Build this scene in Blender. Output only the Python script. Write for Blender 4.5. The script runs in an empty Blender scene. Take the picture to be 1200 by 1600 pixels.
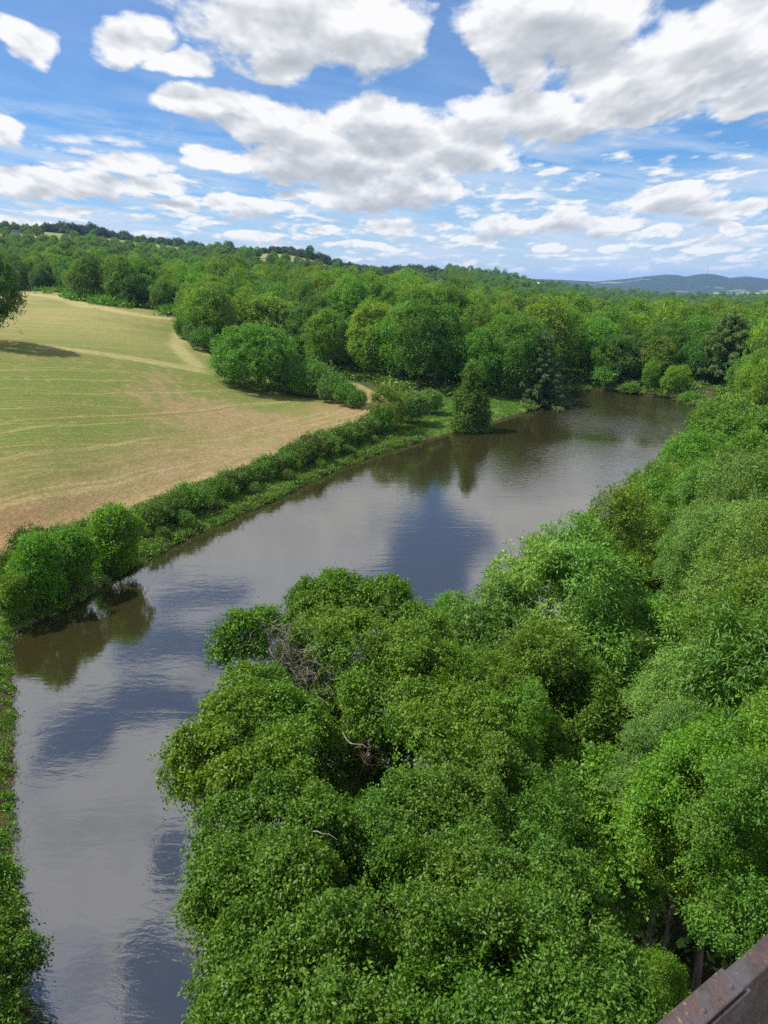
import bpy, math, random
import numpy as np
from math import radians, sin, cos, tan, atan, atan2, sqrt, pi, log

scene = bpy.context.scene
COL = scene.collection

# ------------------------------------------------------------------ camera
CAM_H = 26.0
PITCH = radians(17.95)
FPX = 1111.0                    # focal length in pixels of the 1200x1600 photograph
cam_d = bpy.data.cameras.new("camera")
cam_d.sensor_fit = 'VERTICAL'
cam_d.sensor_height = 24.0
cam_d.lens = 24.0 / 2 / (800 / FPX)
cam_d.clip_start = 0.05
cam_d.clip_end = 60000
cam = bpy.data.objects.new("camera", cam_d)
COL.objects.link(cam)
cam.location = (0, 0, CAM_H)
cam.rotation_euler = (radians(90) - PITCH, 0, 0)
scene.camera = cam


def ray(px, py):
    u = (px - 600) / FPX
    v = (800 - py) / FPX
    return np.array((u, cos(PITCH) + v * sin(PITCH), -sin(PITCH) + v * cos(PITCH)))


def gp(px, py, z=0.0):
    d = ray(px, py)
    t = (z - CAM_H) / d[2]
    return np.array((d[0] * t, d[1] * t, z))


def at(px, py, dist):
    d = ray(px, py)
    d = d / np.linalg.norm(d)
    return np.array((0, 0, CAM_H)) + d * dist


def proj(p):
    dz = p[2] - CAM_H
    dep = p[1] * cos(PITCH) - dz * sin(PITCH)
    up = p[1] * sin(PITCH) + dz * cos(PITCH)
    return 600 + FPX * p[0] / dep, 800 - FPX * up / dep, dep


def azel(px, py, flip=False):
    d = ray(px, py)
    if flip:
        d[2] = -d[2]
    return math.degrees(atan2(d[0], d[1])), math.degrees(atan2(d[2], sqrt(d[0] ** 2 + d[1] ** 2)))


# ------------------------------------------------------------------ render settings
scene.render.engine = 'CYCLES'
cy = scene.cycles
cy.max_bounces = 6
cy.diffuse_bounces = 2
cy.glossy_bounces = 3
cy.transmission_bounces = 4
cy.transparent_max_bounces = 4
cy.volume_bounces = 0
cy.use_denoising = False
cy.caustics_reflective = False
cy.caustics_refractive = False
cy.sample_clamp_indirect = 4
scene.view_settings.view_transform = 'Standard'
scene.view_settings.look = 'None'
scene.view_settings.exposure = 0.5
scene.view_settings.gamma = 1.0

# ------------------------------------------------------------------ sun
SUN_EL = radians(56)
SUN_AZ = radians(-86)            # measured from the view direction (+Y), positive to the right
sun_d = bpy.data.lights.new("sun", 'SUN')
sun_d.energy = 5.0
sun_d.angle = radians(0.53)
sun_d.color = (1.0, 0.95, 0.86)
sun = bpy.data.objects.new("sun", sun_d)
COL.objects.link(sun)
sdir = np.array((sin(SUN_AZ) * cos(SUN_EL), cos(SUN_AZ) * cos(SUN_EL), sin(SUN_EL)))
from mathutils import Vector, Matrix, Euler
sun.rotation_euler = Vector(sdir).to_track_quat('Z', 'Y').to_euler()
sun.location = (-60, -20, 120)

# ------------------------------------------------------------------ sky
world = bpy.data.worlds.new("World")
scene.world = world
world.use_nodes = True


class G:
    """Small expression helper over a node tree."""

    def __init__(s, nt):
        s.nt = nt
        s.N = nt.nodes
        s.L = nt.links

    def put(s, node, i, v):
        if v is None:
            return
        if hasattr(v, 'is_linked') or isinstance(v, bpy.types.NodeSocket):
            s.L.new(v, node.inputs[i])
        else:
            node.inputs[i].default_value = v

    def m(s, op, a, b=None, c=None, clamp=False):
        n = s.N.new('ShaderNodeMath')
        n.operation = op
        n.use_clamp = clamp
        s.put(n, 0, a)
        s.put(n, 1, b)
        s.put(n, 2, c)
        return n.outputs[0]

    def add(s, a, b): return s.m('ADD', a, b)
    def sub(s, a, b): return s.m('SUBTRACT', a, b)
    def mul(s, a, b): return s.m('MULTIPLY', a, b)

    def vm(s, op, a, b=None):
        n = s.N.new('ShaderNodeVectorMath')
        n.operation = op
        s.put(n, 0, a)
        s.put(n, 1, b)
        return n.outputs['Value'] if op in ('LENGTH', 'DOT_PRODUCT', 'DISTANCE') else n.outputs[0]

    def xyz(s, x, y, z):
        n = s.N.new('ShaderNodeCombineXYZ')
        s.put(n, 0, x); s.put(n, 1, y); s.put(n, 2, z)
        return n.outputs[0]

    def sep(s, v):
        n = s.N.new('ShaderNodeSeparateXYZ')
        s.put(n, 0, v)
        return n.outputs

    def noise(s, vec, scale, detail=4, rough=0.5, dist=0.0, dim='3D', lac=2.0, color=False):
        n = s.N.new('ShaderNodeTexNoise')
        n.noise_dimensions = dim
        if vec is not None:
            s.L.new(vec, n.inputs['W' if dim == '1D' else 'Vector'])
        n.inputs['Scale'].default_value = scale
        n.inputs['Detail'].default_value = detail
        n.inputs['Roughness'].default_value = rough
        n.inputs['Lacunarity'].default_value = lac
        n.inputs['Distortion'].default_value = dist
        return n.outputs['Color' if color else 0]

    def ss(s, x, a, b, lo=0.0, hi=1.0):
        n = s.N.new('ShaderNodeMapRange')
        n.interpolation_type = 'SMOOTHSTEP'
        s.put(n, 0, x)
        n.inputs[1].default_value = a; n.inputs[2].default_value = b
        n.inputs[3].default_value = lo; n.inputs[4].default_value = hi
        return n.outputs[0]

    def mix(s, f, a, b, mode='MIX'):
        n = s.N.new('ShaderNodeMix')
        n.data_type = 'RGBA'
        n.blend_type = mode
        s.put(n, 0, f)
        for i, v in ((6, a), (7, b)):
            if isinstance(v, tuple) and len(v) == 3:
                v = v + (1.0,)
            s.put(n, i, v)
        return n.outputs[2]

    def ramp(s, x, stops, interp='LINEAR'):
        n = s.N.new('ShaderNodeValToRGB')
        s.put(n, 0, x)
        cr = n.color_ramp
        cr.interpolation = interp
        while len(cr.elements) < len(stops):
            cr.elements.new(0.5)
        for e, (p, c) in zip(cr.elements, stops):
            e.position = p
            e.color = tuple(c) + (1.0,)
        return n.outputs[0]


# clouds of the photograph: centre and half-size in pixels of the photo, turned into compass bearing and elevation
CLOUDS = [(430, 5, 200, 90), (560, 40, 130, 85), (640, 60, 50, 50), (330, -30, 90, 60), (450, 95, 75, 45),
          (195, 62, 72, 46), (268, 96, 60, 22), (22, 66, 48, 34),
          (800, 75, 75, 75), (900, 30, 160, 110), (1000, 120, 170, 75), (1130, 70, 160, 95), (1180, 150, 80, 34), (800, 165, 110, 42), (880, 195, 100, 36), (990, 192, 36, 14),
          (340, 160, 95, 34), (430, 195, 110, 45), (590, 190, 120, 50), (700, 235, 130, 50), (560, 250, 190, 52), (450, 260, 90, 34), (600, 300, 170, 30),
          (350, 258, 62, 18), (320, 245, 50, 14),
          (190, 262, 78, 26), (110, 290, 130, 22), (10, 212, 34, 30), (235, 288, 80, 14), (40, 275, 70, 14),
          (400, 320, 78, 17), (345, 312, 28, 14), (275, 315, 40, 14), (622, 352, 48, 18), (690, 357, 12, 8),
          (795, 355, 75, 20), (880, 345, 62, 24), (960, 350, 80, 16), (1050, 318, 90, 30), (1075, 296, 36, 12), (1120, 335, 70, 16), (1185, 328, 40, 16),
          (1150, 360, 24, 10), (1028, 365, 34, 12), (865, 393, 28, 9), (955, 390, 26, 7), (740, 378, 50, 7), (400, 368, 60, 8), (505, 358, 40, 10),
          (150, 300, 90, 12), (95, 325, 60, 8), (20, 345, 50, 10), (1100, 392, 60, 9), (560, 385, 70, 8)]
# sky seen only as reflections in the water: pixel on the water, blue gaps between overhead clouds
HOLES = [(690, 860, 75, 75), (645, 915, 85, 55), (720, 800, 50, 40), (130, 1150, 62, 42), (240, 1110, 58, 30), (330, 1120, 40, 35), (270, 1015, 70, 26),
         (235, 1560, 60, 70), (285, 1350, 32, 60), (400, 1000, 60, 40), (320, 935, 60, 20)]


def build_sky():
    g = G(world.node_tree)
    nt = world.node_tree
    nt.nodes.clear()
    out = nt.nodes.new('ShaderNodeOutputWorld')
    sky = nt.nodes.new('ShaderNodeTexSky')
    sky.sky_type = 'NISHITA'
    sky.sun_disc = False
    sky.sun_elevation = SUN_EL
    sky.sun_rotation = SUN_AZ
    sky.altitude = 250
    sky.air_density = 1.0
    sky.dust_density = 0.4
    sky.ozone_density = 2.0
    tc = nt.nodes.new('ShaderNodeTexCoord')
    x, y, z = g.sep(tc.outputs['Generated'])
    rh = g.m('SQRT', g.add(g.mul(x, x), g.mul(y, y)))
    el = g.m('ARCTAN2', z, rh)
    az = g.m('ARCTAN2', x, y)
    eld = g.mul(el, 57.2958)
    azd = g.mul(az, 57.2958)
    elc = g.m('MAXIMUM', g.add(el, 0.22), 0.06)
    lx = g.m('DIVIDE', az, elc)
    ly = g.mul(g.m('LOGARITHM', elc, 2.718282), 1.7)
    q = g.xyz(lx, ly, 0.37)
    # warp of the blob outlines
    w = g.noise(q, 3.2, 3, 0.55, color=True)
    wx, wy, _ = g.sep(w)
    elw = g.m('MAXIMUM', g.add(eld, 8.0), 3.0)
    aw = g.add(azd, g.mul(g.sub(wx, 0.5), g.mul(elw, 0.30)))
    ew = g.add(eld, g.mul(g.sub(wy, 0.5), g.mul(elw, 0.16)))
    pv = g.xyz(aw, ew, 0.0)

    def blob(c, s, pv=pv):
        n = g.vm('MULTIPLY', g.vm('SUBTRACT', pv, (c[0], c[1], 0)), (1 / s[0], 1 / s[1], 0))
        return g.vm('LENGTH', n)

    def field(items, pv):
        cur = None
        for (cx, cyy, rx, ry) in items:
            a, e = azel(cx, cyy)
            a2, _ = azel(cx + rx, cyy)
            _, e2 = azel(cx, cyy - ry)
            b = blob((a, e), (abs(a2 - a), abs(e2 - e)), pv)
            cur = b if cur is None else g.m('SMOOTH_MIN', cur, b, 0.12)
        return cur

    cur = field(CLOUDS, pv)
    # how much cloud stands above this line of sight: the bases are grey, the heads white
    lift = g.add(g.mul(g.m('MAXIMUM', eld, 0.0), 0.11), 0.35)
    above = g.sub(1.0, field([c for c in CLOUDS if c[2] * c[3] > 700], g.xyz(aw, g.add(ew, lift), 0.0)))
    inframe = g.sub(1.0, cur)                         # 1 at a blob's centre, 0 on its rim
    hol = None
    for (cx, cyy, rx, ry) in HOLES:
        a, e = azel(cx, cyy, True)
        a2, _ = azel(cx + rx, cyy, True)
        _, e2 = azel(cx, cyy + ry, True)
        b = blob((a, e), (abs(a2 - a), abs(e2 - e)))
        hol = b if hol is None else g.m('SMOOTH_MIN', hol, b, 0.15)
    over = g.m('MINIMUM', g.mul(g.sub(hol, 1.0), 0.9), 0.8)
    n1 = g.noise(q, 5.0, 7, 0.58)
    n1b = g.noise(g.vm('ADD', q, (0.0, 0.055, 0.0)), 5.0, 3, 0.56)
    n2 = g.noise(q, 15.0, 6, 0.62)
    # everywhere that the photo does not show: scattered cumulus
    side = g.mul(g.sub(g.noise(q, 1.6, 2, 0.5), 0.47), 5.0)
    side = g.m('MINIMUM', g.m('MAXIMUM', side, -0.8), 0.8)
    # bases of the cumulus stay flat and grey
    fo = g.ss(g.m('ABSOLUTE', azd), 31.0, 35.0)
    fe = g.ss(eld, 18.2, 20.0)
    base = g.add(g.mul(inframe, g.sub(1.0, fe)), g.mul(over, fe))
    base = g.m('MAXIMUM', base, g.mul(inframe, 1.0))
    base = g.add(g.mul(base, g.sub(1.0, fo)), g.mul(side, fo))
    m = g.add(base, g.mul(g.sub(n1, 0.5), 1.35))
    m = g.add(m, g.mul(g.sub(n2, 0.5), g.ss(eld, 3.0, 14.0, 1.1, 0.45)))
    lown = g.noise(g.xyz(lx, g.mul(ly, 2.1), 7.7), 8.0, 5, 0.55)
    band = g.mul(g.ss(eld, -0.4, 1.4), g.ss(eld, 12.0, 7.0))
    lowm = g.mul(g.mul(g.sub(lown, 0.52), 2.1), band)
    m = g.m('MAXIMUM', m, lowm)
    alpha = g.ss(m, -0.05, 0.30)
    alpha = g.mul(alpha, g.ss(eld, -1.0, 2.0, 0.5, 1.0))
    # relief of the billows: tops and rims bright, thick parts grey
    thick = g.ss(m, 0.10, 1.15)
    rel = g.mul(g.sub(n1, n1b), 3.0)
    under = g.mul(g.ss(g.add(above, g.mul(g.sub(n1, 0.5), 0.9)), 0.0, 0.75), g.ss(eld, 19.0, 17.0, 0.4, 1.0))
    sh = g.add(g.sub(g.sub(1.06, g.mul(thick, 0.12)), g.mul(under, 0.68)), rel)
    sh = g.add(sh, g.mul(g.sub(n2, 0.5), 0.28))
    sh = g.m('MINIMUM', g.m('MAXIMUM', sh, 0.0), 1.0)
    ccol = g.ramp(sh, [(0.0, (0.50, 0.53, 0.57)), (0.4, (0.62, 0.65, 0.69)), (0.75, (0.82, 0.84, 0.87)), (1.0, (1.0, 1.0, 1.0))])
    # thin streaky high cloud, whiter to the horizon
    st = g.noise(g.xyz(g.mul(lx, 0.8), g.mul(g.add(ly, g.mul(lx, 0.25)), 5.0), 3.1), 1.6, 4, 0.6, 0.4)
    thin = g.mul(g.ss(st, 0.38, 0.66), g.ss(eld, 15.0, 5.0, 0.07, 0.78))
    hz = g.ss(eld, 9.0, -1.0, 0.0, 0.72)
    thin = g.add(hz, g.mul(thin, g.sub(1.0, hz)))
    bsky = nt.nodes.new('ShaderNodeBackground')
    bsky.inputs[1].default_value = 0.088
    tint = g.mix(1.0, sky.outputs[0], (0.47, 0.78, 1.10), 'MULTIPLY')
    nt.links.new(tint, bsky.inputs[0])
    bthin = nt.nodes.new('ShaderNodeBackground')
    bthin.inputs[0].default_value = (0.66, 0.77, 0.93, 1)
    bthin.inputs[1].default_value = 0.70
    bcl = nt.nodes.new('ShaderNodeBackground')
    ccol = g.mix(g.ss(eld, 18.0, 24.0), ccol, g.mix(1.0, ccol, (0.88, 0.92, 1.06), 'MULTIPLY'))
    nt.links.new(ccol, bcl.inputs[0])
    g.put(bcl, 1, g.ss(eld, 17.0, 26.0, 0.70, 0.76))
    m1 = nt.nodes.new('ShaderNodeMixShader')
    nt.links.new(thin, m1.inputs[0]); nt.links.new(bsky.outputs[0], m1.inputs[1]); nt.links.new(bthin.outputs[0], m1.inputs[2])
    m2 = nt.nodes.new('ShaderNodeMixShader')
    nt.links.new(alpha, m2.inputs[0]); nt.links.new(m1.outputs[0], m2.inputs[1]); nt.links.new(bcl.outputs[0], m2.inputs[2])
    nt.links.new(m2.outputs[0], out.inputs[0])
    world.cycles.sampling_method = 'MANUAL'
    world.cycles.sample_map_resolution = 512


build_sky()

# ------------------------------------------------------------------ helpers
RNG = np.random.default_rng(7)


def link(o, parent=None):
    COL.objects.link(o)
    if parent is not None:
        o.parent = parent
    return o


def tag(o, label=None, cat=None, group=None, kind=None):
    if label: o['label'] = label
    if cat: o['category'] = cat
    if group: o['group'] = group
    if kind: o['kind'] = kind
    return o


def empty(name, loc, rz=0.0, scale=(1, 1, 1)):
    o = bpy.data.objects.new(name, None)
    o.empty_display_size = 0.5
    o.location = loc
    o.rotation_euler = (0, 0, rz)
    o.scale = scale
    return link(o)


def np_mesh(name, V, loops, starts, mats=(), attrs=None, smooth=False, mat_idx=None):
    me = bpy.data.meshes.new(name)
    V = np.asarray(V, dtype=np.float32)
    loops = np.asarray(loops, dtype=np.int32).ravel()
    starts = np.asarray(starts, dtype=np.int32)
    me.vertices.add(len(V))
    me.vertices.foreach_set("co", V.ravel())
    me.loops.add(len(loops))
    me.loops.foreach_set("vertex_index", loops)
    me.polygons.add(len(starts))
    me.polygons.foreach_set("loop_start", starts)
    for m_ in mats:
        me.materials.append(m_)
    if mat_idx is not None:
        me.polygons.foreach_set("material_index", np.asarray(mat_idx, dtype=np.int32))
    me.update(calc_edges=True)
    if smooth:
        me.polygons.foreach_set("use_smooth", np.ones(len(starts), dtype=bool))
    for k, v in (attrs or {}).items():
        at_ = me.attributes.new(k, 'FLOAT', 'POINT')
        at_.data.foreach_set("value", np.asarray(v, dtype=np.float32))
    return me


def quads(F):
    F = np.asarray(F, dtype=np.int32)
    return F.ravel(), np.arange(len(F)) * F.shape[1]


def norm(a):
    return a / np.maximum(np.linalg.norm(a, axis=-1, keepdims=True), 1e-9)


class SumNoise:
    """cheap smooth noise, about -1..1"""

    def __init__(s, seed, freq, n=10, dim=3):
        r = np.random.default_rng(seed)
        s.k = norm(r.normal(size=(n, dim))) * freq * r.uniform(0.5, 1.8, size=(n, 1))
        s.p = r.uniform(0, 2 * pi, n)

    def __call__(s, P):
        return np.sin(P @ s.k.T + s.p).sum(1) / sqrt(len(s.p)) * 0.9


class Tubes:
    def __init__(s):
        s.V = []; s.F = []; s.n = 0

    def tube(s, pts, rad, k=6, cap=True):
        pts = np.asarray(pts, float)
        rad = np.asarray(rad, float)
        t = np.gradient(pts, axis=0)
        t = norm(t)
        ref = np.array((0.31, 0.17, 0.93)) if abs(t[0][2]) < 0.9 else np.array((1.0, 0.1, 0))
        a = norm(np.cross(t, ref))
        b = np.cross(t, a)
        ang = np.arange(k) * 2 * pi / k
        ring = pts[:, None, :] + rad[:, None, None] * (a[:, None, :] * np.cos(ang)[None, :, None] + b[:, None, :] * np.sin(ang)[None, :, None])
        s.V.append(ring.reshape(-1, 3))
        m_ = len(pts)
        for i in range(m_ - 1):
            for j in range(k):
                j2 = (j + 1) % k
                s.F.append((s.n + i * k + j, s.n + i * k + j2, s.n + (i + 1) * k + j2, s.n + (i + 1) * k + j))
        s.n += m_ * k

    def mesh(s, name, mat):
        l, st = quads(s.F)
        return np_mesh(name, np.concatenate(s.V), l, st, [mat], smooth=True)


# ------------------------------------------------------------------ materials
def new_mat(name):
    m_ = bpy.data.materials.new(name)
    m_.use_nodes = True
    m_.node_tree.nodes.clear()
    g = G(m_.node_tree)
    return m_, g


def leaf_mat(name, dark, light, warm, trans=0.36, rough=0.5, spec=0.35, patch=0.25):
    """leaves: colour between two tones per leaf, drifting over the crown; object colour tints each tree"""
    m_, g = new_mat(name)
    at_ = g.N.new('ShaderNodeAttribute'); at_.attribute_name = 'tint'
    oi = g.N.new('ShaderNodeObjectInfo')
    tc = g.N.new('ShaderNodeTexCoord')
    c = g.mix(at_.outputs['Fac'], dark, light)
    n = g.noise(tc.outputs['Object'], patch, 2, 0.5)
    c = g.mix(g.ss(n, 0.45, 0.75, 0.0, 0.75), c, warm)
    hs = g.N.new('ShaderNodeHueSaturation')
    g.put(hs, 0, g.add(0.488, g.mul(oi.outputs['Random'], 0.024)))
    g.put(hs, 2, g.add(0.84, g.mul(oi.outputs['Random'], 0.32)))
    g.put(hs, 4, c)
    c = g.mix(1.0, hs.outputs[0], oi.outputs['Color'], 'MULTIPLY')
    pb = g.N.new('ShaderNodeBsdfPrincipled')
    g.put(pb, 'Base Color', c)
    pb.inputs['Roughness'].default_value = rough
    pb.inputs['Specular IOR Level'].default_value = spec
    tr = g.N.new('ShaderNodeBsdfTranslucent')
    g.put(tr, 0, g.mix(1.0, c, (1.25, 1.3, 0.55), 'MULTIPLY'))
    mx = g.N.new('ShaderNodeMixShader')
    mx.inputs[0].default_value = trans
    g.L.new(pb.outputs[0], mx.inputs[1]); g.L.new(tr.outputs[0], mx.inputs[2])
    out = g.N.new('ShaderNodeOutputMaterial')
    g.L.new(mx.outputs[0], out.inputs[0])
    return m_


def plain_mat(name, c1, c2, scale=3.0, rough=0.85, bump=0.4, spec=0.3, stretch=None, metallic=0.0, extra=None, bscale=None):
    m_, g = new_mat(name)
    tc = g.N.new('ShaderNodeTexCoord')
    v = tc.outputs['Object']
    if stretch:
        v = g.vm('MULTIPLY', v, stretch)
    n = g.noise(v, scale, 6, 0.6)
    c = g.mix(g.ss(n, 0.35, 0.65), c1, c2)
    if extra:
        n3 = g.noise(v, extra[0], 4, 0.6)
        c = g.mix(g.ss(n3, extra[1], extra[1] + 0.06), c, extra[2])
    pb = g.N.new('ShaderNodeBsdfPrincipled')
    g.put(pb, 'Base Color', c)
    pb.inputs['Roughness'].default_value = rough
    pb.inputs['Metallic'].default_value = metallic
    pb.inputs['Specular IOR Level'].default_value = spec
    if bump:
        bn = g.N.new('ShaderNodeBump')
        bn.inputs['Strength'].default_value = bump
        bn.inputs['Distance'].default_value = 0.02
        g.put(bn, 'Height', g.noise(v, (bscale or scale * 4), 5, 0.6))
        g.L.new(bn.outputs[0], pb.inputs['Normal'])
    out = g.N.new('ShaderNodeOutputMaterial')
    g.L.new(pb.outputs[0], out.inputs[0])
    return m_


M = {}
M['bark'] = plain_mat('bark', (0.075, 0.055, 0.04), (0.14, 0.115, 0.09), 2.0, 0.9, 0.8, stretch=(3, 3, 0.6))
M['twig'] = plain_mat('twig', (0.13, 0.11, 0.085), (0.24, 0.21, 0.17), 4.0, 0.9, 0.3)
M['oak'] = leaf_mat('oak_leaf', (0.066, 0.157, 0.011), (0.140, 0.274, 0.020), (0.172, 0.239, 0.018))
M['wood_leaf'] = leaf_mat('wood_leaf', (0.073, 0.169, 0.015), (0.165, 0.296, 0.025), (0.207, 0.287, 0.021), patch=0.12)
M['alder'] = leaf_mat('alder_leaf', (0.074, 0.200, 0.013), (0.167, 0.342, 0.022), (0.186, 0.319, 0.018), patch=0.3)
M['chestnut'] = leaf_mat('chestnut_leaf', (0.058, 0.152, 0.014), (0.123, 0.253, 0.026), (0.150, 0.260, 0.030), patch=0.35, spec=0.5)
M['catkin'] = leaf_mat('catkin', (0.22, 0.31, 0.06), (0.36, 0.43, 0.11), (0.32, 0.40, 0.10), trans=0.2)
M['willow'] = leaf_mat('willow_leaf', (0.087, 0.180, 0.023), (0.187, 0.303, 0.046), (0.161, 0.268, 0.035), patch=0.4, trans=0.22)
M['locust'] = leaf_mat('locust_leaf', (0.064, 0.147, 0.013), (0.140, 0.253, 0.020), (0.138, 0.217, 0.019), patch=0.25)
M['conifer'] = leaf_mat('conifer_needle', (0.054, 0.112, 0.032), (0.114, 0.199, 0.054), (0.124, 0.182, 0.045), trans=0.1, patch=0.3)
M['broom'] = leaf_mat('broom_leaf', (0.083, 0.158, 0.018), (0.164, 0.276, 0.029), (0.197, 0.234, 0.029), trans=0.15, patch=0.5)
M['bracken'] = leaf_mat('bracken_leaf', (0.072, 0.190, 0.014), (0.137, 0.299, 0.026), (0.156, 0.299, 0.024), trans=0.25, patch=0.3)
M['far_leaf'] = leaf_mat('far_leaf', (0.083, 0.161, 0.022), (0.168, 0.265, 0.033), (0.196, 0.249, 0.031), trans=0.15, patch=0.05)
M['brush_twig'] = plain_mat('brush_twig', (0.12, 0.07, 0.05), (0.22, 0.14, 0.10), 4.0, 0.9, 0.3)
M['brush'] = leaf_mat('brush_leaf', (0.09, 0.07, 0.045), (0.19, 0.13, 0.075), (0.16, 0.13, 0.07), trans=0.1)


# ------------------------------------------------------------------ leaves
def leaf_arrays(P, A, N, L, W, fold, tint, rng, plates=False):
    """one kite of two triangles per leaf, folded on its midrib"""
    S = norm(np.cross(A, N))
    Nn = np.cross(S, A)
    L = L[:, None]; W = W[:, None]
    b = P
    t = P + A * L - Nn * L * 0.12
    mid = P + A * L * 0.42 + Nn * W * fold
    l = mid + S * W * 0.5
    r = mid - S * W * 0.5
    V = np.stack((b, r, t, l), 1).reshape(-1, 3)
    n = len(P)
    i = np.arange(n) * 4
    F = np.stack((i, i + 1, i + 2, i, i + 2, i + 3), 1).reshape(-1, 3)
    return V, F, np.repeat(tint, 4)


def make_crown_mesh(name, lobes, mat, leaf=(0.09, 0.055), per_spray=14, spray_r=0.3, density=1.0, seed=1, gap=-0.9,
                    droop=0.25, inner=0.28, up=0.55, bump=0.14, bump_f=0.9, flat=0.55, cut=None, rand=0.65, bottom=-0.55, shell_j=0.085, shoots=0.07):
    """lobes: rows of centre xyz and radii xyz. Leaves sit in sprays on a rough shell of the lobes' union."""
    rng = np.random.default_rng(seed)
    lobes = np.asarray(lobes, float)
    nz = SumNoise(seed + 5, bump_f)
    nz2 = SumNoise(seed + 9, bump_f * 2.3)
    lobes = lobes.copy()
    lobes[:, 3:6] *= rng.uniform(0.8, 1.22, (len(lobes), 3))
    Ps = []; Ns = []
    for i, lb in enumerate(lobes):
        c, r = lb[:3], lb[3:6]
        area = 4 * pi * ((r[0] * r[1]) ** 1.6 / 3 + (r[0] * r[2]) ** 1.6 / 3 + (r[1] * r[2]) ** 1.6 / 3) ** (1 / 1.6)
        ns = max(6, int(area / (spray_r ** 2 * 1.6) * density))
        d = norm(rng.normal(size=(ns, 3)))
        d = d[d[:, 2] > bottom + rng.normal(0, 0.15, len(d))]
        shell = np.where(rng.random(len(d)) < inner, rng.uniform(0.45, 0.9, len(d)), rng.normal(1.0, shell_j, len(d)))
        p = c + d * r * shell[:, None]
        pz = p * np.array((1, 1, 0.6))
        k = nz(pz) * bump + nz2(pz) * bump * 0.55
        p = c + (p - c) * (1 + k)[:, None]
        n = norm(d / r)
        keep = np.ones(len(p), bool)
        for j, lo in enumerate(lobes):
            if j == i:
                continue
            q = np.linalg.norm((p - lo[:3]) / lo[3:6], axis=1)
            keep &= (q > 0.80) | (rng.random(len(p)) < 0.06)
        keep &= (nz2(p * 0.7 + 3.1) > gap)
        if cut is not None:
            keep &= cut(p)
        Ps.append(p[keep]); Ns.append(n[keep])
    P = np.concatenate(Ps); N = np.concatenate(Ns)
    ns = len(P)
    k = per_spray
    # a spray: a tangent-ish plate of leaves around its twig
    D = norm(N + rng.normal(size=N.shape) * 0.5 + np.array((0, 0, -droop * 0.5)))
    Ls = (spray_r * 2.1 * rng.uniform(0.55, 1.35, ns))[:, None]
    shoot = rng.random(ns) < shoots
    Ls[shoot] *= rng.uniform(1.7, 2.8, (int(shoot.sum()), 1))
    Nr = np.repeat(N, k, 0); Dr = np.repeat(D, k, 0); Lk = np.repeat(Ls, k, 0)
    t = rng.random((ns * k, 1)) ** 0.8
    PP = np.repeat(P, k, 0) + Dr * Lk * (t - 0.38) + rng.normal(size=Nr.shape) * spray_r * (0.42 - 0.22 * t)
    PP[:, 2:3] -= droop * Lk * t ** 2
    A = norm(Dr * 0.7 + rng.normal(size=Nr.shape) * 0.75 + np.array((0, 0, -droop)))
    NN = norm(Nr * 0.5 + np.array((0, 0, up)) + rng.normal(size=Nr.shape) * rand)
    Lr = leaf[0] * rng.uniform(0.6, 1.35, len(PP))
    Wr = leaf[1] * rng.uniform(0.75, 1.2, len(PP))
    tint = np.clip(np.repeat(rng.normal(0.5, 0.28, ns), k) + rng.normal(0, 0.2, len(PP)), 0, 1)
    V, F, T = leaf_arrays(PP, A, NN, Lr, Wr, 0.22, tint, rng)
    l, st = quads(F)
    return np_mesh(name, V, l, st, [mat], {'tint': T}), P


def billow(R, seed, n=26, sub=0.36, pos=0.68, low=-0.35, taper=0.0):
    """lobes that make a billowing oval crown: R radii xyz, centred on the origin"""
    rng = np.random.default_rng(seed)
    R = np.asarray(R, float)
    out = [np.concatenate(((0, 0, -0.05 * R[2]), R * 0.78 * np.array((1 - 0.35 * taper, 1 - 0.35 * taper, 1))))]
    pts = []
    tries = 0
    while len(pts) < n and tries < 4000:
        tries += 1
        d = norm(rng.normal(size=3))
        if d[2] < low:
            continue
        if any(np.dot(d, q) > 1 - 1.55 / n for q in pts):
            continue
        pts.append(d)
    for d in pts:
        s = sub * rng.uniform(0.6, 1.35)
        rr = np.array((1, 1, 0.82)) * s * (R[0] * R[1] * R[2]) ** (1 / 3)
        tp = np.array((1 - taper * max(d[2], 0), 1 - taper * max(d[2], 0), 1 + 0.25 * taper * max(d[2], 0)))
        out.append(np.concatenate((d * R * pos * tp * rng.uniform(0.84, 1.12), rr)))
    return np.array(out)


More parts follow.
